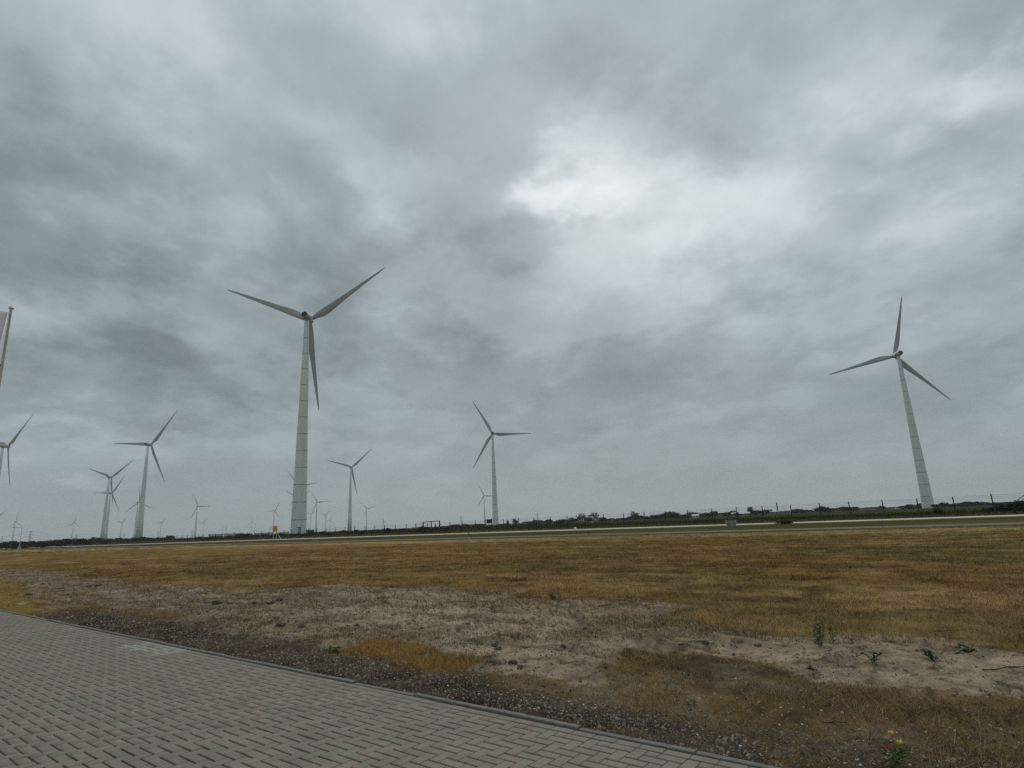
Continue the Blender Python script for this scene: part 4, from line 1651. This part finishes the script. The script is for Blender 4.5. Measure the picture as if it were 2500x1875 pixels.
TRUNKS['gappy', 0] = trunk_mesh(40, 8.0, 0.26)
_n = [0]


def tree(px, top_py, width_px, dist, kind='round', label=None, group='trees along the horizon', name='tree'):
    h = max(height_at(px, top_py, dist), 2.0 if name == 'tree' else 0.45)
    ks = [k for k in CROWNS if k[0] == kind]
    key = ks[_n[0] % len(ks)]
    _n[0] += 1
    base_w = {'round': 8.4, 'wide': 13.0, 'tall': 3.8, 'gappy': 8.8}[kind]
    depth = dist * max(bearing(px)[1], 0.3) * 0.973
    wm = width_px * (1.8 if dist > 300 else 1.3) * depth / FPX
    sx, sz = max(wm / base_w, 0.25), h / 8.2
    t = thing(name, at_dist(px, dist), label, 'tree' if name == 'tree' else 'shrub', group, random.uniform(0, 6.28))
    t.scale = (sx, sx, sz)
    obj('trunk', TRUNKS[key], M['bark'], t)
    obj('crown', CROWNS[key], M['leaf'], t)
    return t


ORD = ['', 'first', 'second', 'third', 'fourth', 'fifth', 'sixth', 'seventh', 'eighth', 'ninth', 'tenth', 'eleventh', 'twelfth', 'thirteenth', 'fourteenth',
       'fifteenth', 'sixteenth', 'seventeenth', 'eighteenth', 'nineteenth', 'twentieth']
for _t, _w in ((20, 'twenty'), (30, 'thirty')):
    for _k in range(1, 10):
        ORD.append(_w + '-' + ORD[_k])
    ORD.append('thirtieth' if _t == 20 else 'fortieth')


def by_landmark(px, all_px, marks):
    """which one it is, counted from the nearest findable thing to its left (or right, for the leftmost ones)"""
    left = [mk for mk in marks if mk[0] <= px]
    if left:
        mk = max(left)
        k = sum(1 for q in all_px if mk[0] <= q <= px)
        return ORD[k] + ' to the right of ' + mk[1]
    mk = min(marks)
    k = sum(1 for q in all_px if px <= q < mk[0])
    return ORD[k] + ' to the left of ' + mk[1]


right_trees = [(1305, 1270, 16), (1323, 1271, 18), (1337, 1269.5, 18), (1363, 1268, 22), (1378, 1268, 20), (1397, 1265, 20), (1436, 1264, 16), (1470, 1263, 18),
               (1490, 1266, 18), (1508, 1266, 16), (1524, 1265, 14), (1537, 1261, 13), (1566, 1259, 16), (1582, 1261, 18), (1598, 1257, 24), (1619, 1253, 22),
               (1637, 1247, 26), (1650, 1252, 20), (1664, 1255, 26), (1691, 1250, 20), (1708, 1254, 20), (1730, 1252, 18), (1746, 1249, 18), (1770, 1251, 18),
               (1787, 1247.5, 18), (1798, 1256, 14), (1845, 1246, 26), (1871, 1244, 17), (1941, 1243, 20), (1958, 1243, 18), (1979, 1246, 13), (1994, 1241, 10),
               (2004, 1236, 10), (2018, 1235.5, 24), (2030, 1242, 16), (2058, 1237, 18), (2070, 1238, 18), (2084, 1236, 22), (2155, 1236, 14), (2205, 1235, 16),
               (2221, 1230, 24), (2246, 1230, 20), (2262, 1231, 20), (2286, 1231, 18), (2300, 1227, 16), (2319, 1229, 26), (2343, 1227, 22), (2360, 1224.5, 20),
               (2376, 1224, 22), (2392, 1226, 16), (2410, 1229, 18), (2438, 1226, 24), (2462, 1226, 26), (2490, 1224, 24), (2520, 1220, 30)]
R_MARKS = [(1449, 'the tall gappy tree'), (1551, 'the upright pointed tree'), (1834, 'the block-like narrow tree'), (2020, 'the biggest dome-shaped tree'), (2268, 'the right turbine')]
for i, (px, top, w) in enumerate(right_trees):
    tree(px, top - 1.0, w * 1.2, 470 + 60 * math.sin(i * 1.7), 'round' if w < 21 else 'wide',
         'dark tree in the far line, ' + by_landmark(px, [q[0] for q in right_trees], R_MARKS))
hazy_trees = [(1825, 1254, 22), (1888, 1249, 22), (1912, 1246, 34), (1927, 1247, 26), (2048, 1244, 18), (2110, 1240, 24), (2126, 1237, 36), (2146, 1239, 26), (2182, 1238, 24)]
for k, (px, top, w) in enumerate(hazy_trees):
    tree(px, top, w, 1150, 'wide', 'pale hazy tree behind the dark tree line, ' + ORD[k + 1] + ' of its kind from the left', 'hazy trees far behind the tree line')
tree(1418, 1254.5, 20, 470, 'gappy', 'loose crowned tree left of the tall gappy tree behind the fence')
tree(1449, 1252.5, 24, 460, 'gappy', 'tall gappy tree with sky between its boughs, left of centre tree line')
tree(1551, 1248.5, 17, 470, 'tall', 'upright pointed tree standing above the tree line left of the two-panel sign')
tree(1834, 1236.5, 13, 470, 'tall', 'tallest narrow block-like tree above the line right of the two-panel sign')
tree(1240, 1269.5, 6, 480, 'tall', 'narrow cypress-like tree right of the middle turbine')
tree(1257, 1266.5, 15, 470, 'gappy', 'ragged tree next to the narrow cypress-like tree')
mid_trees = ((1030, 1290, 16), (1046, 1288, 18), (1064, 1287, 18), (1084, 1284, 18), (1100, 1281.5, 18), (1112, 1279, 18), (1126, 1281, 16), (1140, 1278.5, 18),
                                  (1158, 1277.5, 20), (1176, 1278, 16), (1222, 1280, 14), (1236, 1281, 12), (1274, 1276, 14), (1290, 1272, 20))
for i, (px, top, w) in enumerate(mid_trees):
    tree(px, top, w * 1.2, 520 + 40 * math.sin(i * 2.1), 'round' if i % 2 else 'wide',
         'low dark tree of the middle belt, ' + by_landmark(px, [q[0] for q in mid_trees], [(1074, 'the gate'), (1208, 'the middle turbine')]))
left_px = list(range(6, 300, 11)) + [312, 326, 338, 352, 366, 380, 396, 412]
for i, px in enumerate(left_px):
    top = 1324.3 - 0.040 * px - (3.2 if 130 < px < 185 or 205 < px < 245 else 0.8) - 1.4 * math.sin(px * 0.31) + (2.2 if px > 245 else 0)
    tree(px, top, 22, 400 + 40 * math.sin(i * 1.3), 'wide' if i % 2 else 'round',
         'low tree of the left belt, ' + by_landmark(px, left_px, [(71, 'the nearest lattice pylon'), (257, 'the close turbine pair'), (345, 'the thick left tower')]), 'trees in the left tree belt')
for px, top in ((590, 1301), (600, 1300.5), (608, 1301.5), (584, 1302.5)):
    tree(px, top, 18, 420, 'wide', 'small dark bush right of the white roofed buildings, ' + ORD[(584, 590, 600, 608).index(px) + 1] + ' from the left', 'bushes beside the white roofed buildings')

# shrubs at the fence
for px, top, w, n, lab in ((2468, 1222, 60, 108, 'big dark shrub behind the fence below its right hand brace'),
                           (2500, 1214, 70, 107, 'biggest dark shrub at the right edge behind the fence'),
                           (2440, 1232, 50, 109, 'lower dark shrub behind the last fence posts on the right'),
                           (2405, 1236, 40, 112, 'small shrub right of the wooden rail'),
                           (2286, 1238, 26, 110, 'small shrub at the right foot of the right turbine')):
    q = on_row(px, n)
    tree(px, top, w, math.hypot(q.x, q.y), 'wide', lab, None, 'shrub')
q = on_row(1912, 90.5)
tree(1912, 1277.5, 20, math.hypot(q.x, q.y), 'wide', 'low brown weed clump spilling over the concrete road', None, 'shrub')

# scrubby clumps behind the fence on the left half
k = 0
for px in range(470, 1110, 16):
    q = on_row(px, 118 + 5 * math.sin(px * 0.7))
    d = math.hypot(q.x, q.y)
    top = 1278.0 - 0.0437 * (px - 1250) - 2.0 + 2.6 * math.sin(px * 0.23) + 1.5 * math.sin(px * 0.071)
    tree(px, top + 1.0, 24, d, 'wide', 'scrubby dark bush behind the fence, ' + by_landmark(px, list(range(470, 1110, 16)), [(478, 'the lone distant turbine'), (671, 'the orange sign'), (745, 'the tallest tower'), (855, 'the clear-standing turbine'), (1073, 'the gate')]), 'scrub behind the left half of the fence', 'shrub')

# ---------------------------------------------------------------- far buildings, field rail
def low_building(px0, px1, top_py, dist, label, wall, roof, name='building', gable=True, windows=0):
    a, b = at_dist(px0, dist), at_dist(px1, dist)
    c = (a + b) / 2
    L_ = (b - a).length
    h = max(height_at((px0 + px1) / 2, top_py, dist), 2.5)
    ang = math.atan2(b.y - a.y, b.x - a.x)
    o = thing(name, c, label, 'building', None, ang)
    wh = h * (0.62 if gable else 0.93)
    obj('wall', box_mesh('wall', (0, 4, wh / 2), (L_, 8, wh)), wall, o)
    bm = bmesh.new()
    e = 0.3
    if gable:
        vv = [bm.verts.new(p) for p in ((-L_ / 2 - e, -0.4, wh), (L_ / 2 + e, -0.4, wh), (L_ / 2 + e, 8.4, wh), (-L_ / 2 - e, 8.4, wh), (-L_ / 2 - e, 4, h), (L_ / 2 + e, 4, h))]
        for f in ((0, 1, 5, 4), (2, 3, 4, 5), (0, 4, 3), (1, 2, 5), (0, 3, 2, 1)):
            bm.faces.new([vv[i] for i in f])
    else:
        add_box(bm, (0, 4, wh + (h - wh) / 2 + 0.02), (L_ + 0.4, 8.4, h - wh))
    obj('roof', bm_mesh('roof', bm), roof, o)
    for k in range(windows):
        x = -L_ / 2 + (k + 0.5) * L_ / windows
        obj('window', box_mesh('window', (x, -0.03, wh * 0.5), (L_ / windows * 0.4, 0.08, wh * 0.3)), M['glass'], o)
    return o


low_building(508, 545, 1304.5, 620, 'blue grey shed with pale base left of the twin pole pylon', M['wallpale'], M['wallblue'], gable=False, windows=5)
low_building(546, 584, 1302.5, 640, 'long shed with white front and blue roof edge under the twin pole pylon', M['wallpale'], M['wallblue'], gable=False, windows=6)
low_building(620, 668, 1300.5, 700, 'pale low hall behind the orange sign', M['wallpale'], M['wallblue'], gable=False, windows=6)
low_building(682, 706, 1298.5, 700, 'pale low hall between the orange sign and the tallest tower', M['roofpale'], M['wallpale'], gable=False, windows=3)
low_building(1689, 1706, 1259.5, 430, 'pale roofed farmhouse among trees left of the two-panel sign', M['wallpale'], M['roofpale'], 'farmhouse', windows=2)
low_building(1787, 1796, 1255.5, 430, 'small pinkish farmhouse right of the two-panel sign', M['pink'], M['wallpale'], 'farmhouse', windows=2)
low_building(1820, 1830, 1256.0, 430, 'small white gabled house at the foot of the tallest narrow tree', M['brickdark'], M['wallpale'], 'farmhouse', windows=2)
low_building(1441, 1448, 1261.0, 450, 'white house front showing under the tall gappy tree', M['whitepaint'], M['roofpale'], 'farmhouse', windows=1)
low_building(2184, 2200, 1240.0, 500, 'small white shed in the trees left of the right turbine', M['whitepaint'], M['roofpale'], 'farmhouse', windows=2)
low_building(27, 70, 1326.5, 390, 'long low dark shed before the trees at the left edge', M['dark'], M['fence'], gable=False, windows=0)
low_building(1012, 1030, 1293.5, 640, 'pale low hall left of the gate', M['roofpale'], M['wallpale'], gable=False, windows=2)


def chimney_thing(px, py, dist, label, mat):
    h = height_at(px, py, dist)
    o = thing('chimney_stack', at_dist(px, dist), label, 'chimney')
    obj('stack', tube_mesh('stack', [(0, 0, -1), (0, 0, h)], [2.2, 1.5], 12), mat, o)
    obj('rim', tube_mesh('rim', [(0, 0, h - 0.8), (0, 0, h + 0.1)], 1.7, 12), M['dark'], o)


chimney_thing(1043.5, 1278.5, 1500, 'small reddish stack seen through the left leaf of the gate', M['pink'])
chimney_thing(1063, 1278.5, 1500, 'small dark stack seen through the right leaf of the gate', M['pylon'])

rl = thing('wooden_rail', on_row(2362, 116), 'weathered wooden rail on a post behind the fence near the right edge', 'rail')
obj('post', tube_mesh('post', [(0, 0, -0.3), (0, 0, 1.75)], 0.06, 7), M['wood'], rl)
ra, rb = on_row(2336, 116) - rl.location, on_row(2404, 116) - rl.location
obj('rail', tube_mesh('rail', [(ra.x, ra.y, 0.95), (0, 0, 1.6)], 0.05, 6), M['wood'], rl)
obj('rail', tube_mesh('rail', [(0, 0, 1.55), (rb.x, rb.y, 1.2)], 0.04, 6), M['wood'], rl)

# ---------------------------------------------------------------- weeds, twigs, clods near the pavement
def leaf_quad(bm, base, d, length, width, droop):
    d = Vector(d).normalized()
    s = d.cross(Vector((0, 0, 1)))
    s = s.normalized() if s.length > 1e-4 else Vector((1, 0, 0))
    mid = Vector(base) + d * length * 0.5
    tip = Vector(base) + d * length - Vector((0, 0, droop * length))
    a = bm.verts.new(Vector(base))
    b = bm.verts.new(mid + s * width / 2)
    c = bm.verts.new(tip)
    e = bm.verts.new(mid - s * width / 2)
    bm.faces.new((a, b, c, e))


def weed(px, py, h, spread, leaves, mat, label, group=None, stems=1, leafy=1.0, name='weed'):
    p = on_ground(px, py)
    o = thing(name, p, label, 'plant', group)
    for s in range(stems):
        a = random.uniform(0, 6.28)
        top = Vector((math.cos(a) * spread * (0.2 if stems == 1 else 0.6), math.sin(a) * spread * (0.2 if stems == 1 else 0.6), h * random.uniform(0.75, 1.0)))
        midp = top * 0.5 + Vector((random.gauss(0, 0.1 * h), random.gauss(0, 0.1 * h), 0.05 * h))
        obj('stem', tube_mesh('stem', [(0, 0, -0.02), midp, top], [0.0045, 0.0035, 0.002], 5), mat, o)
        bm = bmesh.new()
        for k in range(leaves):
            t = (k + 0.5) / leaves
            q = midp * (2 * t) if t < 0.5 else midp.lerp(top, 2 * t - 1)
            b = random.uniform(0, 6.28)
            leaf_quad(bm, q, (math.cos(b), math.sin(b), random.uniform(0.2, 0.9)), spread * random.uniform(0.45, 0.8) * leafy * (1.15 - 0.6 * t), spread * 0.16, 0.3)
        obj('leaves', bm_mesh('leaves', bm), mat, o)
    return o


weed(2003, 1580, 0.34, 0.17, 34, M['weed'], 'tallest leafy green weed on the sand at the right', None, 3)
weed(2034, 1572, 0.22, 0.14, 14, M['weed'], 'thin leafy weed just right of the tallest green weed', None, 2)
weed(2282, 1612, 0.12, 0.16, 20, M['weeddark'], 'dark green leafy rosette on the sand at the right', None, 3)
weed(2132, 1618, 0.10, 0.14, 12, M['weeddark'], 'spiky dark tuft on the sand left of the dark rosette', None, 4)
weed(2345, 1593, 0.09, 0.20, 14, M['weed'], 'flat green tuft upper right of the dark rosette', None, 4)
weed(1352, 1462, 0.12, 0.22, 14, M['weed'], 'low green clump at the upper edge of the bare sand', None, 4)
weed(818, 1592, 0.08, 0.14, 14, M['weed'], 'small green tuft at the left end of the golden grass', None, 5)
seeds = ((1495, 1522, 0.13), (1507, 1524, 0.10), (1534, 1519, 0.11), (1550, 1530, 0.20), (1561, 1505, 0.13), (1576, 1530, 0.12), (1642, 1502, 0.12), (1469, 1498, 0.10), (1478, 1490, 0.09))
for px, py, h in seeds:
    weed(px, py, h, 0.07, 7, M['weed'], 'thin green seedling on the bare sand, ' + ORD[sorted(q[0] for q in seeds).index(px) + 1] + ' from the left in its group', 'seedlings on the bare sand', 1, name='seedling')


def flower(px, py, h, n, label, leafy=True):
    o = weed(px, py, h * 0.75, 0.14, 14 if leafy else 5, M['weed'], label, 'yellow flowering plants', 4 if leafy else 1, name='flowering_plant')
    for k in range(n):
        a = random.uniform(0, 6.28)
        c = Vector((0.01 + 0.035 * k, -0.02 * k, h - 0.05 * k))
        obj('stem', tube_mesh('stem', [(0, 0, -0.01), c * 0.5 + Vector((0.01, 0, 0)), c], [0.004, 0.003, 0.002], 5), M['weed'], o)
        bm = bmesh.new()
        for q in range(4):
            b = a + q * math.pi / 2
            leaf_quad(bm, c, (math.cos(b), math.sin(b), 1.3), 0.030 if leafy else 0.018, 0.034 if leafy else 0.020, 0.0)
        obj('petals', bm_mesh('petals', bm), M['petal'], o)


flower(2185, 1868, 0.19, 2, 'leafy plant with yellow blossoms near the lower right corner')
flower(1693, 1716, 0.07, 1, 'single yellow flower left in the brown grass by the gravel', False)
flower(1853, 1740, 0.07, 1, 'single yellow flower right in the brown grass beyond the gravel', False)


def twig(px, py, L_, ang, label, bend=0.12, fork=True, r=0.008):
    p = on_ground(px, py)
    o = thing('twig', p + Vector((0, 0, r)), label, 'twig', 'dead twigs on the ground')
    d = Vector((math.cos(ang), math.sin(ang), 0))
    s = Vector((-d.y, d.x, 0))
    obj('stick', tube_mesh('stick', [d * (-L_ / 2), d * (-L_ * 0.27) + s * L_ * random.uniform(-0.06, 0.06), s * bend * L_ + Vector((0, 0, 0.012)), d * (L_ * 0.24) + s * L_ * (bend * 0.4 + random.uniform(-0.05, 0.05)) + Vector((0, 0, 0.015)), d * (L_ / 2) + Vector((0, 0, 0.03))], [r * 0.8, r * 0.7, r * 0.6, r * 0.45, r * 0.2], 6), M['twig'], o)
    if fork:
        obj('side_shoot', tube_mesh('side_shoot', [s * bend * L_ * 0.8 + Vector((0, 0, 0.012)), d * L_ * 0.2 - s * 0.2 * L_ + Vector((0, 0, 0.03))], [r * 0.7, r * 0.3], 5), M['twig'], o)


twig(2470, 1632, 0.55, -0.15, 'longest dead twig on the sand at the right edge')
twig(1470, 1482, 0.42, 0.35, 'curved dead twig on the sand above the seedlings', 0.25, False, 0.013)
twig(2318, 1543, 0.35, -0.45, 'dark straight twig at the edge of dry grass on the right', 0.05, False)
twig(1700, 1572, 0.50, 0.1, 'arched dark stick on the bare sand in the centre right', 0.22)
twig(1800, 1656, 0.32, -0.1, 'bowed twig lying in the brown grass mound', 0.2, False, 0.006)
twig(2040, 1770, 0.22, -0.6, 'short forked twig low in the brown mound', 0.1)
twig(1940, 1712, 0.26, -0.5, 'slanting pale twig in the left half of the brown mound', 0.08, False, 0.005)


def clod(px, py, s, label=None, group='dark soil clods on the bare ground'):
    p = on_ground(px, py)
    bm = bmesh.new()
    bmesh.ops.create_icosphere(bm, subdivisions=2, radius=1.0)
    ph = random.uniform(0, 50)
    for v in bm.verts:
        q = v.co * 1.7 + Vector((ph, ph * 0.3, 0))
        k = 1 + 0.30 * math.sin(q.x * 2.3 + q.y) + 0.22 * math.sin(q.y * 3.7 + q.z * 2) + random.uniform(-0.14, 0.14)
        v.co = Vector((v.co.x * k * s, v.co.y * k * s * 0.8, v.co.z * k * s * 0.55))
    o = obj('soil_clod', bm_mesh('soil_clod', bm), M['clod'], None, p + Vector((0, 0, s * 0.2)), (0, 0, random.uniform(0, 6)))
    tag(o, label or 'small dark soil clod lying on the bare sand', 'clod', group)


clods = ((683, 1530, 0.085, 'biggest dark reddish soil clod near the gravel on the left'), (736, 1530, 0.075, 'dark soil clod next to the biggest reddish one'),
                       (872, 1528, 0.05, 'single round brown clod left of the golden grass'), (529, 1476, 0.11, 'long dark dug-up soil lump at the far edge of the bare ground'),
                       (560, 1474, 0.06, None), (660, 1474, 0.09, None), (680, 1468, 0.08, None), (620, 1476, 0.06, None), (240, 1431, 0.12, None), (216, 1433, 0.10, None),
                       (105, 1428, 0.09, None), (150, 1438, 0.08, None), (70, 1453, 0.10, None), (1143, 1522, 0.04, None), (1030, 1534, 0.035, None), (1207, 1577, 0.045, None),
                       (1217, 1585, 0.05, None), (1253, 1620, 0.05, None), (1270, 1632, 0.045, None), (960, 1558, 0.03, None), (1350, 1530, 0.03, None), (1427, 1536, 0.04, None),
                       (1441, 1546, 0.05, None), (1375, 1584, 0.04, None), (1722, 1572, 0.06, None), (1850, 1578, 0.04, None), (600, 1516, 0.05, None), (1480, 1625, 0.03, None),
                       (960, 1502, 0.035, None), (760, 1467, 0.07, None), (345, 1560, 0.035, 'dark clod lying on the kerb at the left'), (900, 1495, 0.04, None))
for px, py, s, lab in clods:
    clod(px, py, s, lab or 'small dark soil clod on the bare ground, ' + ORD[sorted((q[0], q[1]) for q in clods).index((px, py)) + 1] + ' clod from the left')

p = on_ground(2160, 1838)
bm = bmesh.new()
leaf_quad(bm, (0, 0, 0.02), (1, 0.3, 0.5), 0.11, 0.035, 0.2)
leaf_quad(bm, (0, 0, 0.0), (0.6, 0.8, 0.7), 0.07, 0.03, 0.2)
tag(obj('dead_leaf', bm_mesh('dead_leaf', bm), M['deadleaf'], None, p), 'dark red dead leaf left of the yellow blossoms', 'leaf')

# ---------------------------------------------------------------- haze
hz = bpy.data.materials.new('haze air')
hz.use_nodes = True
nt = hz.node_tree
nt.nodes.clear()
pv = nt.nodes.new('ShaderNodeVolumePrincipled')
pv.inputs['Color'].default_value = (0.90, 0.96, 0.99, 1)
pv.inputs['Density'].default_value = 0.00013
pv.inputs['Anisotropy'].default_value = 0.25
mo = nt.nodes.new('ShaderNodeOutputMaterial')
nt.links.new(pv.outputs[0], mo.inputs['Volume'])
hb = obj('haze', box_mesh('haze', (0, 0, 0), (16400, 16400, 160)), hz, None, (0, 0, 78.0))
stuff(hb)
scene.cycles.volume_bounces = 2
